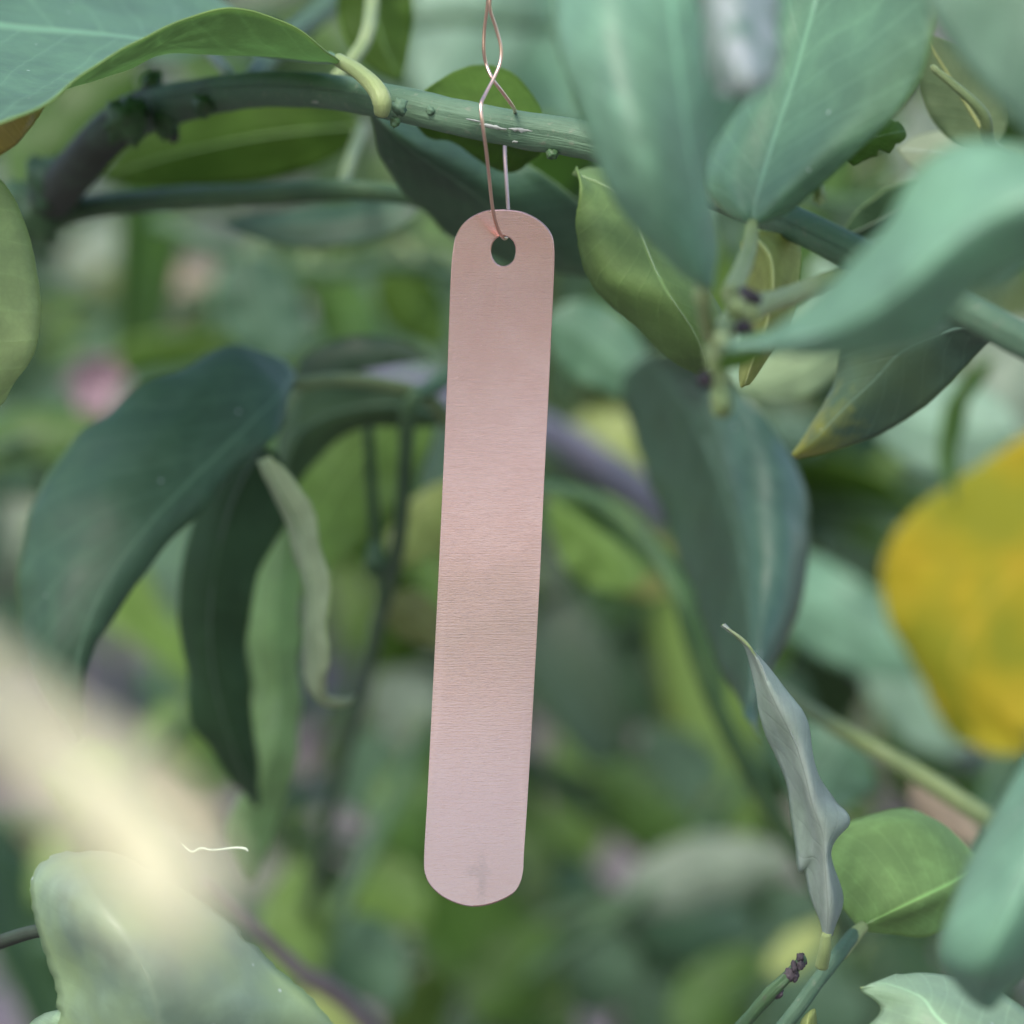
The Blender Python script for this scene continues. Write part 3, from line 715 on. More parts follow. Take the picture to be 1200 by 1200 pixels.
#@@LOWRIGHT
# ------------------------------------------------------------------ lower right twigs
t = thing('lemon_twig', 'young twig at lower right with a narrow silvery curled leaf and dark buds', 'branch', 'lemon tree branches')
ptube('stem', [(880, 1250, .55, 10), (925, 1195, .55, 9), (958, 1150, .552, 9), (985, 1115, .555, 9), (1000, 1095, .56, 8)], BARK, t, n=30, rough=.08)
ptube('side_stem', [(850, 1225, .54, 9), (880, 1190, .538, 8), (905, 1162, .536, 8), (925, 1142, .536, 7), (942, 1122, .536, 5)], BARK_DK, t, n=24, rough=.15)
rb = random.Random(5)
for k in range(20):
    f = rb.random() ** .7 if k < 16 else -.35 - rb.random() * .12
    x = 922 + 22 * f + rb.uniform(-5, 5) * (1.2 - max(f, 0) * .7); y = 1147 - 30 * f + rb.uniform(-5, 5)
    q = rb.uniform(3.2, 6.0) * (1.1 - .35 * max(f, 0))
    knob(t, x, y, .5355 + rb.uniform(-.0005, .0015), q, BUD, name='bud', seed=k, sx=rb.uniform(.7, 1.1), sy=rb.uniform(.9, 1.5))
rows = rowsn([
 [(965, 1096, .545), (967, 1097, .544), (969, 1098, .544), (972, 1098, .544), (975, 1096, .545)],
 [(954, 1055, .549), (962, 1058, .545), (971, 1062, .542), (980, 1062, .544), (987, 1055, .548)],
 [(944, 1020, .552), (956, 1015, .546), (967, 1010, .541), (973, 1005, .543), (977, 1000, .548)],
 [(936, 1018, .552), (950, 995, .546), (964, 975, .541), (980, 968, .542), (994, 962, .545)],
 [(930, 972, .553), (944, 955, .548), (953, 942, .541), (965, 935, .544), (975, 940, .549)],
 [(926, 925, .552), (934, 915, .546), (943, 903, .541), (951, 902, .542), (958, 905, .545)],
 [(912, 888, .552), (922, 880, .546), (932, 868, .541), (941, 866, .542), (949, 870, .545)],
 [(896, 862, .550), (905, 850, .545), (915, 836, .540), (928, 832, .541), (939, 836, .544)],
 [(886, 834, .549), (893, 823, .545), (901, 808, .540), (911, 804, .541), (921, 806, .544)],
 [(884, 798, .547), (888, 792, .544), (892, 785, .541), (898, 783, .542), (904, 784, .544)],
 [(872, 757, .546), (874, 756, .543), (876, 755, .541), (879, 756, .542), (882, 760, .544)],
 [(845, 733, .545), (846, 732, .544), (847, 732, .543), (848, 732, .543), (849, 731, .544)]])
add_leaf(t, rows, 'silver', face='top', nu=90, nv=16, ruffle=.0006, rib=.5, pet=[(969, 1094, .544, 6), (967, 1112, .545, 7.5), (963, 1132, .547, 8)], label='narrow silvery curled leaf pointing up')
rows = rowsn([
 [(1003, 1082, .565), (1006, 1084, .563), (1010, 1085, .562), (1014, 1089, .563), (1018, 1091, .565)],
 [(984, 1048, .568), (1006, 1052, .562), (1038, 1071, .558), (1044, 1083, .564), (1050, 1094, .570)],
 [(971, 1006, .572), (1010, 1012, .562), (1068, 1057, .557), (1076, 1076, .566), (1084, 1096, .574)],
 [(973, 976, .576), (1034, 986, .565), (1098, 1043, .559), (1104, 1064, .569), (1108, 1088, .578)],
 [(1012, 957, .580), (1076, 968, .570), (1122, 1031, .564), (1126, 1050, .573), (1130, 1076, .580)],
 [(1072, 948, .584), (1108, 970, .576), (1142, 1021, .572), (1146, 1036, .577), (1150, 1056, .583)],
 [(1112, 985, .588), (1134, 996, .584), (1162, 1013, .582), (1164, 1018, .583), (1166, 1024, .585)]])
add_leaf(t, flat(rows, .45), 'soft', face='top', nu=44, nv=18, pet=[(1012, 1085, .562, 7), (1000, 1097, .56, 9), (985, 1118, .557, 9)], label='mid green folded leaf beside the curled one')
rows = rows3([(935, 1225, .54, 942, 1228, .54, 950, 1228, .54), (937, 1208, .54, 945, 1208, .538, 955, 1206, .54), (940, 1195, .54, 947, 1194, .538, 956, 1190, .54), (948, 1186, .54, 951, 1184, .54, 955, 1182, .54)])
add_leaf(t, rows, 'lime', face='top', nu=14, nv=6, rib=0)
t = thing('lemon_twig', 'pale waxy leaf rising at the bottom right corner', 'branch', 'lemon tree branches')
rows = rows3([(1260, 1330, .52, 1275, 1320, .52, 1290, 1310, .52), (1150, 1310, .515, 1215, 1275, .512, 1270, 1240, .52), (1070, 1280, .515, 1150, 1235, .51, 1225, 1200, .52), (1015, 1215, .518, 1100, 1195, .512, 1175, 1166, .523), (1032, 1182, .52, 1080, 1170, .515, 1125, 1151, .525), (1010, 1163, .522, 1045, 1155, .52, 1075, 1141, .526), (1008, 1158, .522, 1025, 1152, .522, 1050, 1142, .526)])
add_leaf(t, rows, 'pale', face='top', nu=44, serr=.006, nick=.02)
ptube('stem', [(1275, 1320, .52, 7), (1290, 1350, .525, 9), (1295, 1400, .53, 10)], PETI, t, n=12)
t = thing('lemon_twig', 'large blurred teal leaf at the right edge, low down', 'branch', 'lemon tree branches')
rows = rows3([(1330, 780, .45, 1335, 785, .45, 1340, 790, .45), (1240, 840, .45, 1290, 860, .44, 1340, 880, .45), (1165, 950, .445, 1235, 960, .435, 1310, 970, .445), (1118, 1050, .443, 1190, 1060, .433, 1270, 1060, .443), (1098, 1120, .445, 1155, 1130, .436, 1215, 1130, .445), (1125, 1158, .45, 1150, 1160, .445, 1180, 1160, .45), (1150, 1180, .452, 1156, 1182, .45, 1162, 1182, .452)])
add_leaf(t, rows, 'tealp', face='top', nu=40, serr=.003)
ptube('stem', [(1335, 785, .45, 7), (1360, 740, .46, 9), (1400, 690, .47, 11)], PETI, t, n=12)

#@@LOWLEFT
# ------------------------------------------------------------------ lower left
t = thing('lemon_twig', 'broken edged blue green leaf at the bottom left with its stalk', 'branch', 'lemon tree branches')
rows = rows3([(60, 1330, .53, 180, 1330, .52, 330, 1330, .53), (60, 1255, .53, 185, 1260, .515, 420, 1250, .53), (68, 1185, .525, 185, 1190, .51, 385, 1190, .525), (62, 1140, .525, 170, 1140, .508, 330, 1135, .525), (42, 1085, .525, 140, 1090, .508, 275, 1085, .525), (38, 1040, .527, 110, 1050, .512, 215, 1040, .525), (52, 1012, .53, 95, 1020, .52, 150, 1005, .527), (78, 998, .532, 90, 1000, .53, 105, 998, .53)])
add_leaf(t, rows, 'nibbled', face='top', nu=60, nv=24, serr=.02, nick=.08, label='blue green leaf with a nibbled margin')
ptube('stem', [(-80, 1135, .56, 9), (0, 1104, .555, 8.5), (50, 1090, .55, 8), (120, 1085, .545, 7)], BARK, t, n=20)
rows = rows3([(40, 1235, .535, 60, 1240, .535, 90, 1240, .535), (35, 1205, .535, 70, 1205, .53, 110, 1210, .535), (50, 1190, .535, 75, 1188, .53, 100, 1195, .535), (60, 1186, .535, 75, 1184, .535, 88, 1188, .535)])
add_leaf(t, rows, 'pale', face='top', nu=20, nv=8, rib=0)
ptube('side_stem', [(235, 1035, .72, 7), (300, 1090, .73, 9), (355, 1140, .74, 10), (400, 1168, .75, 12), (470, 1240, .78, 9)], TWIG_BR, t, n=24, rough=.15)
t = thing('dry_leaf', 'cream coloured dry leaf, very blurred and close to the camera at lower left', 'leaf')
rows = rows3([(-120, 735, .205, -112, 725, .204, -104, 715, .205), (-48, 825, .201, -30, 800, .198, -8, 778, .201), (32, 916, .197, 62, 885, .195, 92, 852, .197), (90, 1000, .197, 132, 952, .196, 174, 905, .197), (146, 1068, .198, 190, 1020, .197, 230, 972, .198), (205, 1118, .199, 232, 1092, .198, 256, 1062, .199), (256, 1145, .207, 260, 1142, .206, 264, 1136, .207)])
add_leaf(t, rows, 'cream', face='top', nu=36, nv=12, thick=.0004, rib=.5)
# bit of pale thread
g = N('pale_thread'); THR = g.done(g.n('ShaderNodeBsdfPrincipled', {'Base Color': (.55, .62, .48, 1), 'Roughness': .7}).outputs[0])
o = ptube('plant_thread', [(214, 989, .532, .7), (219, 994, .531, 1.1), (226, 998, .53, 1.3), (236, 994, .53, 1.4), (248, 996, .529, 1.0), (262, 995, .528, 1.2), (276, 993.5, .528, 1.5), (287, 994.5, .528, 1.8), (290.5, 997.5, .528, 1.2)], THR, None, n=40, sides=7)
tag(o, 'short pale curled thread of plant fibre in front of the blurred leaves at lower left', 'thread')

#@@LEFTSPRAY
# ------------------------------------------------------------------ hanging spray left of the tag
t = thing('lemon_branch', 'hanging branch left of the tag with large dark drooping leaves', 'branch', 'lemon tree branches')
ptube('stem', [(620, 380, .74, 11), (560, 420, .70, 11), (505, 455, .68, 10), (480, 475, .675, 10), (474, 560, .69, 8.5), (466, 640, .71, 9), (446, 720, .74, 9), (418, 830, .79, 9), (392, 930, .86, 9), (372, 1020, .94, 9), (350, 1130, 1.05, 9)], BARK_DK, t, n=60, rough=.12)
ptube('side_stem', [(432, 500, .71, 6), (436, 580, .715, 7), (442, 640, .72, 8), (449, 705, .73, 8)], BARK_DK, t, n=20, rough=.1)
ptube('side_stem', [(345, 450, .66, 8), (395, 445, .665, 8), (450, 450, .672, 8.5), (500, 465, .68, 9), (530, 500, .69, 9)], PETI_DK, t, n=24)
knob(t, 440, 655, .70, 13, BARK_DK, sy=1.5)
rows = rowsn([
 [(335, 425, .66), (340, 430, .655), (345, 438, .65), (345, 445, .65), (343, 452, .652)],
 [(265, 405, .665), (290, 430, .64), (325, 465, .632), (335, 480, .635), (335, 490, .64)],
 [(180, 445, .665), (220, 475, .63), (285, 505, .622), (310, 512, .625), (322, 512, .63)],
 [(95, 510, .66), (155, 540, .62), (230, 558, .615), (258, 562, .62), (272, 558, .63)],
 [(42, 595, .655), (105, 610, .615), (175, 615, .61), (200, 618, .615), (215, 615, .625)],
 [(18, 685, .65), (70, 690, .612), (125, 682, .607), (148, 682, .612), (162, 678, .622)],
 [(25, 765, .645), (60, 768, .612), (95, 755, .607), (112, 752, .612), (122, 745, .62)],
 [(58, 830, .64), (75, 832, .62), (88, 822, .612), (97, 818, .615), (102, 812, .62)],
 [(88, 872, .635), (89, 873, .632), (90, 874, .63), (92, 873, .63), (93, 871, .632)]])
add_leaf(t, flat(rows, .22), 'deep', face='top', nu=60, nv=20, serr=.008, ruffle=.0022, label='large dark teal leaf drooping to the left')
rows = rows3([(300, 530, .66, 310, 525, .655, 325, 530, .655), (235, 590, .67, 275, 580, .65, 345, 590, .66), (212, 680, .675, 250, 680, .65, 300, 680, .66), (212, 770, .68, 248, 775, .655, 290, 770, .665), (235, 850, .685, 265, 850, .66, 298, 850, .67), (270, 905, .69, 285, 905, .67, 305, 900, .675), (298, 945, .69, 300, 945, .68, 303, 944, .69)])
add_leaf(t, flat(rows, .2), 'dark', face='under', nu=44, ruffle=.002, label='dark green leaf hanging straight down')
rows = rows3([(320, 580, .69, 335, 575, .69, 350, 580, .69), (288, 660, .70, 325, 650, .685, 362, 650, .70), (278, 740, .70, 320, 740, .685, 355, 740, .70), (300, 820, .70, 325, 820, .69, 352, 820, .70), (288, 900, .705, 312, 900, .69, 340, 900, .70), (268, 965, .71, 290, 965, .70, 325, 970, .71), (285, 1030, .71, 292, 1032, .71, 300, 1030, .71)])
add_leaf(t, flat(rows, .3), 'wavy', face='top', nu=44, serr=.05, ruffle=.003, label='pale wavy leaf behind the dark hanging one')
rows = rows3([(302, 540, .628, 308, 538, .622, 316, 534, .618), (318, 585, .632, 328, 575, .622, 342, 562, .616), (338, 622, .634, 348, 610, .622, 366, 598, .616), (344, 655, .636, 356, 648, .622, 372, 640, .616), (352, 695, .636, 366, 688, .622, 388, 682, .616), (354, 735, .638, 366, 730, .624, 384, 728, .618), (357, 775, .638, 368, 772, .626, 386, 772, .62), (362, 805, .64, 370, 804, .63, 382, 800, .626), (374, 825, .64, 380, 823, .635, 386, 816, .632), (400, 829, .64, 402, 824, .638, 403, 817, .636), (415, 819, .645, 415, 817, .645, 416, 814, .645)])
add_leaf(t, flat(rows, .6), 'paleu', face='under', nu=60, nv=8, rib=.35, serr=.10, ruffle=.0014, label='narrow pale rolled leaf with a hooked tip')
rows = rows3([(525, 478, .70, 520, 490, .70, 512, 500, .70), (470, 452, .70, 465, 475, .69, 455, 500, .70), (415, 443, .70, 405, 480, .69, 395, 520, .70), (368, 450, .70, 360, 500, .69, 352, 555, .70), (345, 475, .70, 338, 530, .69, 330, 590, .70), (325, 560, .71, 318, 600, .70, 308, 640, .71), (300, 660, .72, 298, 664, .72, 296, 668, .72)])
add_leaf(t, flat(rows, .4), 'deep', face='under', nu=36, ruffle=.002, label='dark leaf under the arch of the side stem')
bleaf(t, 505, 458, 350, 700, .735, 72, 'limed', bend=30, face='top', roll=.1, fold=.1)
bleaf(t, 470, 480, 395, 655, .76, 42, 'green', bend=-10, face='under')
bleaf(t, 345, 440, 505, 420, .69, 22, 'dark', bend=-18, roll=.3)
bleaf(t, 460, 660, 540, 560, .76, 32, 'lime', face='top')
bleaf(t, 452, 705, 515, 760, .76, 30, 'olive', face='top', bend=-8)

#@@RIGHTMID
t = thing('lemon_branch', 'branch right of the tag with a broad dark leaf and an arching narrow leaf', 'branch', 'lemon tree branches')
ptube('stem', [(560, 560, .80, 9), (640, 572, .78, 10), (700, 588, .76, 10), (752, 630, .75, 10), (795, 700, .745, 10), (825, 790, .75, 11), (870, 890, .76, 11), (930, 990, .78, 12), (1000, 1100, .82, 12)], bark_mat('mid_bark', (.04, .10, .03), (.08, .16, .05)), t, n=50, rough=.08)
rows = rowsn([
 [(742, 425, .70), (752, 415, .695), (765, 408, .69), (775, 410, .685), (788, 415, .68)],
 [(745, 480, .725), (772, 470, .70), (805, 460, .675), (840, 450, .672), (872, 465, .68)],
 [(760, 545, .735), (795, 540, .705), (835, 530, .672), (885, 520, .668), (925, 540, .68)],
 [(782, 610, .74), (812, 608, .71), (855, 600, .672), (905, 600, .668), (940, 610, .68)],
 [(800, 680, .74), (828, 680, .71), (865, 675, .675), (905, 680, .67), (935, 680, .68)],
 [(818, 745, .73), (838, 745, .705), (868, 740, .678), (895, 745, .675), (912, 740, .68)],
 [(838, 800, .72), (848, 802, .70), (862, 800, .685), (875, 800, .682), (880, 795, .685)],
 [(855, 835, .70), (857, 836, .70), (860, 836, .70), (863, 835, .70), (865, 834, .70)]])
rows = [[tuple(Vector(p) + FWD * ((.075 - .024 * k) * (1 - j_ / 5) - .004 * j_)) for j_, p in enumerate(r_)] for k, r_ in enumerate(rows)]
add_leaf(t, rows, 'gloss', face='top', nu=50, nv=18, label='broad dark leaf hanging right of the tag')
bleaf(t, 640, 575, 850, 860, .765, 26, 'green', bend=-62, face='top', roll=.9, fold=.1, label='narrow arching leaf')
bleaf(t, 640, 370, 762, 470, .78, 46, 'teal', bend=-10, face='top')
bleaf(t, 745, 690, 640, 585, .83, 52, 'limed', bend=10, face='top')
bleaf(t, 800, 690, 660, 640, .90, 40, 'olive', bend=10, face='under')
bleaf(t, 660, 510, 800, 545, 1.05, 45, 'lime', face='top')
t = thing('lemon_branch', 'grey woody branch crossing blurred behind the tag', 'branch', 'lemon tree branches')
ptube('stem', [(380, 430, .95, 17), (480, 450, .95, 18), (560, 475, .95, 19), (650, 510, .96, 20), (720, 555, .97, 21), (790, 605, .98, 21), (880, 660, 1.0, 22), (1000, 760, 1.03, 23), (1140, 880, 1.07, 24)], BARK_GREY, t, n=50, rough=.1)
bleaf(t, 880, 650, 1110, 790, .95, 52, 'tealp', bend=10, face='top', pet=[(880, 655, .98, 8), (880, 650, .95, 8)])
bleaf(t, 1140, 880, 1020, 690, 1.0, 60, 'mint', bend=-10, face='top')
#@@YELLOW
t = thing('lemon_branch', 'twig at the right carrying one large yellow leaf', 'branch', 'lemon tree branches')
rows = rowsn([
 [(1300, 480, 0.867), (1302, 488, 0.864), (1304, 495, 0.860), (1305, 502, 0.857), (1306, 510, 0.853)],
 [(1215, 505, 0.867), (1240, 540, 0.864), (1265, 585, 0.860), (1280, 630, 0.857), (1290, 680, 0.853)],
 [(1130, 555, 0.867), (1165, 605, 0.864), (1205, 660, 0.860), (1240, 715, 0.857), (1265, 770, 0.853)],
 [(1055, 615, 0.867), (1100, 665, 0.864), (1150, 715, 0.860), (1200, 775, 0.857), (1240, 830, 0.853)],
 [(1032, 680, 0.867), (1075, 725, 0.864), (1120, 775, 0.860), (1165, 825, 0.857), (1200, 868, 0.853)],
 [(1056, 755, 0.867), (1090, 785, 0.864), (1130, 812, 0.860), (1175, 840, 0.857), (1215, 870, 0.853)],
 [(1098, 830, 0.867), (1120, 845, 0.864), (1145, 855, 0.860), (1172, 868, 0.857), (1200, 880, 0.853)],
 [(1122, 868, 0.867), (1130, 871, 0.864), (1140, 874, 0.860), (1150, 878, 0.857), (1160, 882, 0.853)]])
add_leaf(t, rows, 'yellow', face='top', nu=50, nv=20, ruffle=.0025, serr=.012, rib=.9, pet=[(1302, 488, 0.873, 6), (1340, 470, 0.885, 7), (1390, 440, 0.905, 8)], label='large ripe yellow leaf')
ptube('stem', [(1390, 440, 0.905, 12), (1330, 560, 0.925, 12), (1240, 720, 0.945, 12), (1170, 900, 0.965, 12), (1120, 1060, .92, 13)], BARK_DK, t, n=24)
bleaf(t, 1195, 500, 1010, 455, .88, 60, 'mint', bend=-20, face='top')
bleaf(t, 1165, 420, 1120, 590, .80, 24, 'green', bend=24, face='top', roll=.9)
bleaf(t, 1230, 380, 1160, 540, .92, 60, 'greypale', bend=10, face='top')
t = thing('lemon_branch', 'thin green stem running down to the right below the yellow leaf', 'branch', 'lemon tree branches')
ptube('stem', [(900, 800, .72, 9), (990, 858, .68, 10), (1060, 898, .67, 11.5), (1145, 952, .66, 12), (1230, 1010, .65, 12), (1330, 1090, .65, 13)], PETI_DK, t, n=30, rough=.05)
bleaf(t, 1070, 915, 1150, 990, .80, 26, 'tan', face='under', rib=0)
bleaf(t, 1000, 862, 960, 960, .78, 60, 'teal', face='top', bend=10)

#@@BACK
# ------------------------------------------------------------------ leaves farther back, each on its branch
def spray(label, stem, leaves, bark=BARK_DK, seed=0):
    t = thing('lemon_branch', label, 'branch', 'lemon tree branches farther back')
    far = lambda z: .54 + (z - .54) * 1.4
    stem = [(x, y, far(z), r_) for x, y, z, r_ in stem]; leaves = [(*L[:4], far(L[4]), *L[5:]) for L in leaves]
    ptube('stem', stem, bark, t, n=40, sides=10, rough=.1)
    sp = [P(*q[:3]) for q in stem]
    for L in leaves:
        x0, y0, x1, y1, z, w_, lk = L[:7]
        kw = L[7] if len(L) > 7 else {}
        b = P(x0, y0, z)
        # nearest point of the stem carries the petiole
        best = None
        for k in range(len(sp) - 1):
            for f in (0, .25, .5, .75, 1):
                q = sp[k].lerp(sp[k + 1], f)
                d = (q - b).length
                if best is None or d < best[0]: best = (d, q)
        o = bleaf(t, x0, y0, x1, y1, z, w_, lk, nu=18, nv=8, rib=.6, **kw)
        if best[0] > .004:
            mid_ = best[1].lerp(b, .5) + UPV * .006
            tube('petiole', [best[1], mid_, b], [.0013, .0011, .0009], PETI_DK, o, n=8, sides=6)
    return t
spray('shaded branch behind the left end of the main branch', [(-120, 60, .95, 10), (40, 90, .95, 11), (160, 60, .97, 11), (300, 30, 1.0, 11), (420, -30, 1.05, 11)], [
 (30, 95, 100, 205, .95, 42, 'green', dict(face='top')), (160, 70, 40, 190, .9, 46, 'vivid'), (300, 40, 250, 165, 1.1, 50, 'bteal', dict(bend=10)),
 (200, 60, 340, 135, 1.05, 30, 'green', dict(roll=.4)), (420, -20, 545, 90, 1.0, 60, 'bteal', dict(face='top')), (330, 20, 415, 130, 1.15, 45, 'limed'), (120, 70, 170, 200, .92, 40, 'dark'), (60, 90, 20, 240, .95, 44, 'green')])
spray('branch with pale sky lit leaves behind the wire', [(420, 30, .85, 9), (540, 20, .85, 9), (660, 30, .86, 9), (760, 10, .88, 9)], [
 (600, -60, 500, 130, .88, 75, 'mint', dict(face='top', roll=.2)), (590, -30, 690, 150, .90, 75, 'tealp', dict(face='top')), (560, 20, 700, 120, 1.0, 60, 'mint'), (760, 30, 660, 190, .95, 45, 'bteal')])
spray('branch with dark leaves behind the second stem on the left', [(180, 260, .85, 9), (280, 300, .84, 9), (380, 320, .83, 9), (470, 310, .84, 9), (560, 330, .86, 8)], [
 (290, 300, 345, 425, .83, 52, 'deep', dict(bend=10)), (380, 320, 440, 440, .84, 34, 'green'), (450, 310, 520, 410, .85, 38, 'vivid', dict(face='under')), (330, 290, 250, 390, .9, 45, 'bteal'),
 (470, 300, 425, 420, .9, 45, 'bteal'), (500, 300, 540, 240, .9, 35, 'green'), (410, 330, 340, 300, .95, 40, 'vivid')])
spray('loose branch with grey green leaves at the far left', [(-80, 330, 1.2, 10), (60, 340, 1.2, 10), (160, 370, 1.22, 10), (250, 420, 1.25, 9)], [
 (70, 330, 190, 280, 1.25, 45, 'greypale'), (60, 350, 130, 420, 1.3, 45, 'limed'), (160, 370, 90, 300, 1.25, 35, 'olive'), (160, 360, 260, 320, 1.3, 35, 'tan'), (200, 390, 150, 470, 1.3, 38, 'greypale'), (110, 350, 200, 420, 1.35, 35, 'green')])
spray('branch with a green leaf arching in from the left edge', [(-160, 600, .88, 10), (-60, 560, .86, 10), (30, 520, .85, 9), (60, 600, .9, 8), (40, 700, .95, 8)], [
 (-60, 545, 150, 515, .85, 36, 'vivid', dict(bend=-24, roll=.4)), (-50, 520, 110, 500, .88, 28, 'bteal', dict(bend=-10)), (60, 600, -30, 680, 1.0, 50, 'greypale'), (50, 650, 110, 560, 1.05, 40, 'limed'), (40, 700, -20, 800, 1.0, 50, 'bteal')])
spray('branch below the drooping dark leaf on the left', [(100, 1000, .95, 11), (150, 920, .93, 11), (215, 850, .9, 10), (260, 790, .9, 9)], [
 (170, 900, 250, 820, .92, 42, 'limed'), (215, 850, 160, 780, .95, 30, 'bteal', dict(roll=.4)), (200, 870, 270, 930, .95, 40, 'green'), (140, 930, 60, 900, .98, 40, 'limed'), (110, 980, 40, 1060, 1.0, 42, 'limed'),
 (180, 900, 240, 990, 1.0, 44, 'tan'), (120, 1000, 210, 1080, 1.0, 50, 'bteal')])
spray('branch low behind the brown twig at the bottom left', [(250, 1300, .9, 11), (330, 1180, .88, 11), (390, 1080, .87, 10), (450, 960, .88, 10), (500, 860, .9, 9)], [
 (340, 1160, 350, 1010, .86, 46, 'limed', dict(face='top')), (390, 1080, 470, 1180, .88, 50, 'bteal'), (440, 980, 540, 930, .9, 60, 'green'), (450, 960, 400, 860, .95, 50, 'bteal', dict(bend=10)), (330, 1180, 430, 1240, .9, 40, 'lime'),
 (480, 880, 550, 980, .95, 60, 'vivid', dict(face='under')), (420, 1020, 500, 1080, .95, 50, 'limed'), (500, 860, 440, 790, 1.0, 50, 'greypale'), (380, 1090, 300, 1060, .92, 40, 'deep')])
spray('branch behind the lower end of the tag', [(480, 1320, 1.0, 12), (560, 1200, .98, 12), (650, 1120, .97, 12), (740, 1060, .97, 11), (820, 980, .98, 11), (880, 900, 1.0, 10)], [
 (560, 1200, 650, 1080, .97, 50, 'vivid', dict(face='top')), (650, 1120, 760, 1160, 1.0, 55, 'bteal'), (730, 1060, 940, 1010, .97, 42, 'greypale', dict(bend=-16)), (740, 1060, 900, 1110, 1.0, 55, 'deep'), (820, 980, 700, 900, 1.0, 55, 'green', dict(face='top')),
 (820, 960, 760, 850, 1.0, 55, 'bteal'), (870, 900, 930, 790, 1.05, 60, 'tealp'), (850, 930, 770, 780, 1.05, 40, 'lime', dict(bend=10)), (600, 1180, 520, 1090, 1.05, 60, 'deep'), (660, 1110, 620, 980, 1.1, 60, 'vivid'), (560, 1210, 690, 1230, 1.0, 45, 'limed')])
spray('branch behind the lower right twigs', [(700, 1320, 1.0, 11), (800, 1240, .98, 11), (900, 1150, .97, 11), (1010, 1120, .97, 10), (1120, 1140, .98, 10), (1240, 1180, 1.0, 10)], [
 (900, 1150, 1020, 1200, .95, 55, 'bteal', dict(face='top')), (800, 1230, 890, 1110, .97, 50, 'green'), (1010, 1120, 900, 1060, 1.0, 55, 'bteal'), (1010, 1120, 1110, 1180, .95, 55, 'dark', dict(face='under')), (900, 1140, 970, 1080, .9, 22, 'lime', dict(roll=.4)),
 (870, 1180, 950, 1120, 1.0, 20, 'lime'), (1120, 1140, 1200, 1060, 1.0, 55, 'bteal'), (820, 1220, 730, 1160, 1.0, 50, 'bteal'), (1030, 1120, 1080, 1240, .95, 50, 'dark')])
spray('branch crossing behind between the tag and the yellow leaf', [(620, 760, 1.1, 12), (720, 740, 1.1, 12), (830, 700, 1.1, 11), (960, 600, 1.1, 11), (1080, 560, 1.12, 10)], [
 (960, 600, 900, 480, 1.1, 55, 'mint'), (960, 600, 1080, 640, 1.05, 60, 'mint'), (1000, 590, 940, 700, 1.1, 50, 'pale'), (720, 740, 800, 860, 1.1, 60, 'bteal'), (830, 700, 760, 800, 1.1, 55, 'greypale'), (720, 740, 620, 830, 1.1, 60, 'deep'),
 (760, 730, 690, 620, 1.15, 50, 'green'), (1080, 560, 1130, 660, 1.15, 50, 'bteal'), (900, 640, 980, 760, 1.1, 55, 'pale', dict(face='top')), (660, 750, 700, 880, 1.15, 60, 'bteal')])
spray('branch behind the leaf cluster at the upper right', [(760, 150, .80, 10), (880, 200, .80, 10), (980, 240, .80, 10), (1100, 230, .80, 10), (1230, 200, .82, 10)], [
 (960, 230, 880, 330, .8, 45, 'green'), (980, 240, 1050, 330, .8, 45, 'dark'), (1100, 230, 1080, 120, .8, 45, 'greypale'), (980, 235, 940, 150, .8, 40, 'vivid'), (860, 190, 760, 250, .82, 45, 'mint'), (1110, 230, 1040, 200, .85, 40, 'pale'),
 (870, 200, 900, 330, .82, 50, 'deep'), (940, 235, 880, 420, .85, 45, 'green'), (1150, 220, 1180, 340, .82, 50, 'deep'), (1010, 240, 970, 400, .85, 45, 'mint')])

# randomly grown branches that fill the depth behind
rsb = random.Random(11)
proto = []
pz = 1.5
def proto_leaf(look_, sd, fold, bendz):
    rows = []
    n = 9; L = .085; W = .019
    for i in range(n + 1):
        u = i / n; ww = W * max(.03, (max(u, 1e-3) ** .62) * ((1 - u) ** .85) / .54)
        c = np.array((u * L, 0, -bendz * L * u * u))
        rows.append([tuple(c + np.array((0, v * ww, fold * abs(v) * ww + .0015 * math.sin(9 * u + (2 if v > 0 else 0)) * v * v))) for v in (-1, -.5, 0, .5, 1)])
    me, _, _ = sheet(rows, look(look_), nu=10, nv=6, face='-' if sd == -99 else '+', seed=sd, serr=.01, thick=.0004)
    return me
protos = {k: [proto_leaf(k, 3 + i, .2 + .15 * i, .25 + .35 * i) for i in range(3)] for k in ('teal', 'bteal', 'green', 'deep', 'limed', 'vivid', 'pale', 'dark', 'greypale', 'lime', 'olive', 'mint', 'mauve', 'tan')}
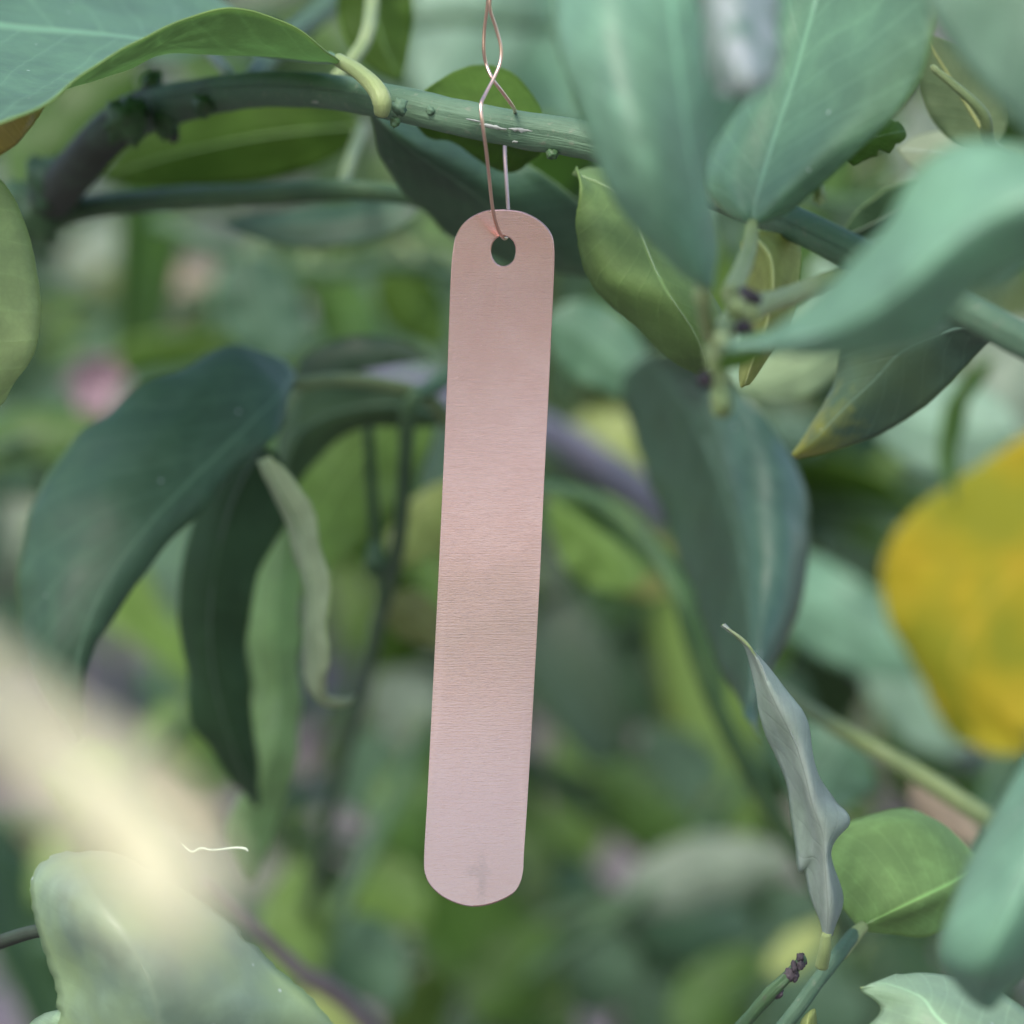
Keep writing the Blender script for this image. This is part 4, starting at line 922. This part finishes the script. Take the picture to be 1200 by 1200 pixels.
def grow(label, base, direc, length, n, mix_, rs):
    t = thing('lemon_branch', label, 'branch', 'lemon tree branches farther back')
    d = Vector(direc).normalized(); b = Vector(base)
    pts = [b]
    for k in range(6):
        d = (d + Vector((rs.uniform(-.3, .3), rs.uniform(-.2, .2), rs.uniform(-.25, .15)))).normalized()
        pts.append(pts[-1] + d * length / 6)
    tube('stem', pts, list(np.linspace(.006, .002, 7)), BARK_DK, t, n=24, sides=8, rough=.1)
    c = cr([tuple(p) for p in pts], 60)
    for k in range(n):
        i = int(6 + 54 * (k + rs.random() * .6) / n); i = min(i, 59)
        p = Vector(c[i]); tan = Vector(c[i + 1] - c[i]).normalized()
        a = k * 2.4 + rs.uniform(-.4, .4)
        side = tan.cross(Vector((0, 0, 1))).normalized(); up2 = side.cross(tan)
        dirn = (tan * .5 + side * math.cos(a) + up2 * math.sin(a) * .6 + Vector((0, 0, -.35))).normalized()
        me = rs.choice(protos[rs.choice(mix_)])
        o = link('leaf', me, t)
        q = dirn.to_track_quat('X', 'Z')
        o.rotation_mode = 'QUATERNION'
        from mathutils import Quaternion
        o.rotation_quaternion = q @ Quaternion((1, 0, 0), rs.uniform(-.7, .7))
        o.location = p + dirn * .008; s_ = rs.uniform(.8, 1.35); o.scale = (s_, s_ * rs.uniform(.9, 1.25), s_)
    return t
where = ['behind the top left', 'behind the wire', 'behind the top right', 'at middle left', 'behind the middle of the tag', 'at middle right', 'at bottom left', 'behind the lower end of the tag', 'at bottom right']
for gy in range(3):
    for gx in range(3):
        for lay, z in enumerate((1.25, 1.65)):
            x = 120 + gx * 480 + rsb.uniform(-80, 80); y = 100 + gy * 450 + rsb.uniform(-80, 80)
            cpt = P(x, y, z); dr = Vector((rsb.choice((-1, 1)), rsb.uniform(-.3, .3), rsb.uniform(-.3, .5))).normalized()
            Ln = .42 if lay == 0 else .55
            grow(f"{'leafy branch' if lay == 0 else 'distant leafy branch'} deep in the tree {where[gy * 3 + gx]}", cpt - dr * Ln * .5, dr, Ln, 12 if lay == 0 else 15,
                 (['bteal', 'green', 'limed', 'dark', 'vivid', 'deep'], ['bteal', 'limed', 'green', 'deep', 'olive', 'dark'], ['pale', 'deep', 'vivid', 'green', 'limed', 'dark'])[(gx + gy) % 3], rsb)
for k, (x, y, z, dx) in enumerate(((-.35, 1.0, 1.72, 1), (.30, 1.15, 1.70, -1), (-.10, 1.45, 1.78, 1), (.45, 1.7, 1.75, -1), (-.5, 1.6, 1.75, 1), (.05, .85, 1.76, 1))):  # unseen overhead branches, added to darken the background
    grow(('leafy branch over the %s, added out of view for shade' % ('left background', 'right background', 'middle background', 'far right background', 'far left background', 'tag')[k]), (x, y, z), (dx, .3, .05), .6, 22, ['green', 'limed', 'vivid'], rsb)
# a few pink flowers far behind on the left
t = thing('pink_flower', 'blurred pink flower far behind at the left, above the dark drooping leaf', 'flower')
g = N('pink_petal'); PK = g.done(g.n('ShaderNodeBsdfPrincipled', {'Base Color': (.24, .16, .19, 1), 'Roughness': .6}).outputs[0])
for k in range(6):
    a = k * 1.047; c = P(118, 452, 1.12)
    d = (RGT * math.cos(a) + UPV * math.sin(a) - FWD * .3).normalized(); s_ = d.cross(FWD).normalized()
    rows = [[tuple(c + d * .010 * u + s_ * v * .0045 * math.sin(math.pi * min(.95, u * .8 + .12)) - FWD * .004 * u * u) for v in (-1, 0, 1)] for u in (0, .3, .6, .85, 1)]
    me, _, _ = sheet(rows, [PK, PK, PK], nu=8, nv=4, serr=0)
    link('petal', me, t)
ptube('stem', [(118, 452, 1.125, 3), (125, 560, 1.15, 3), (140, 800, 1.2, 4), (150, 1100, 1.3, 4)], PETI_DK, t, n=14, sides=7)
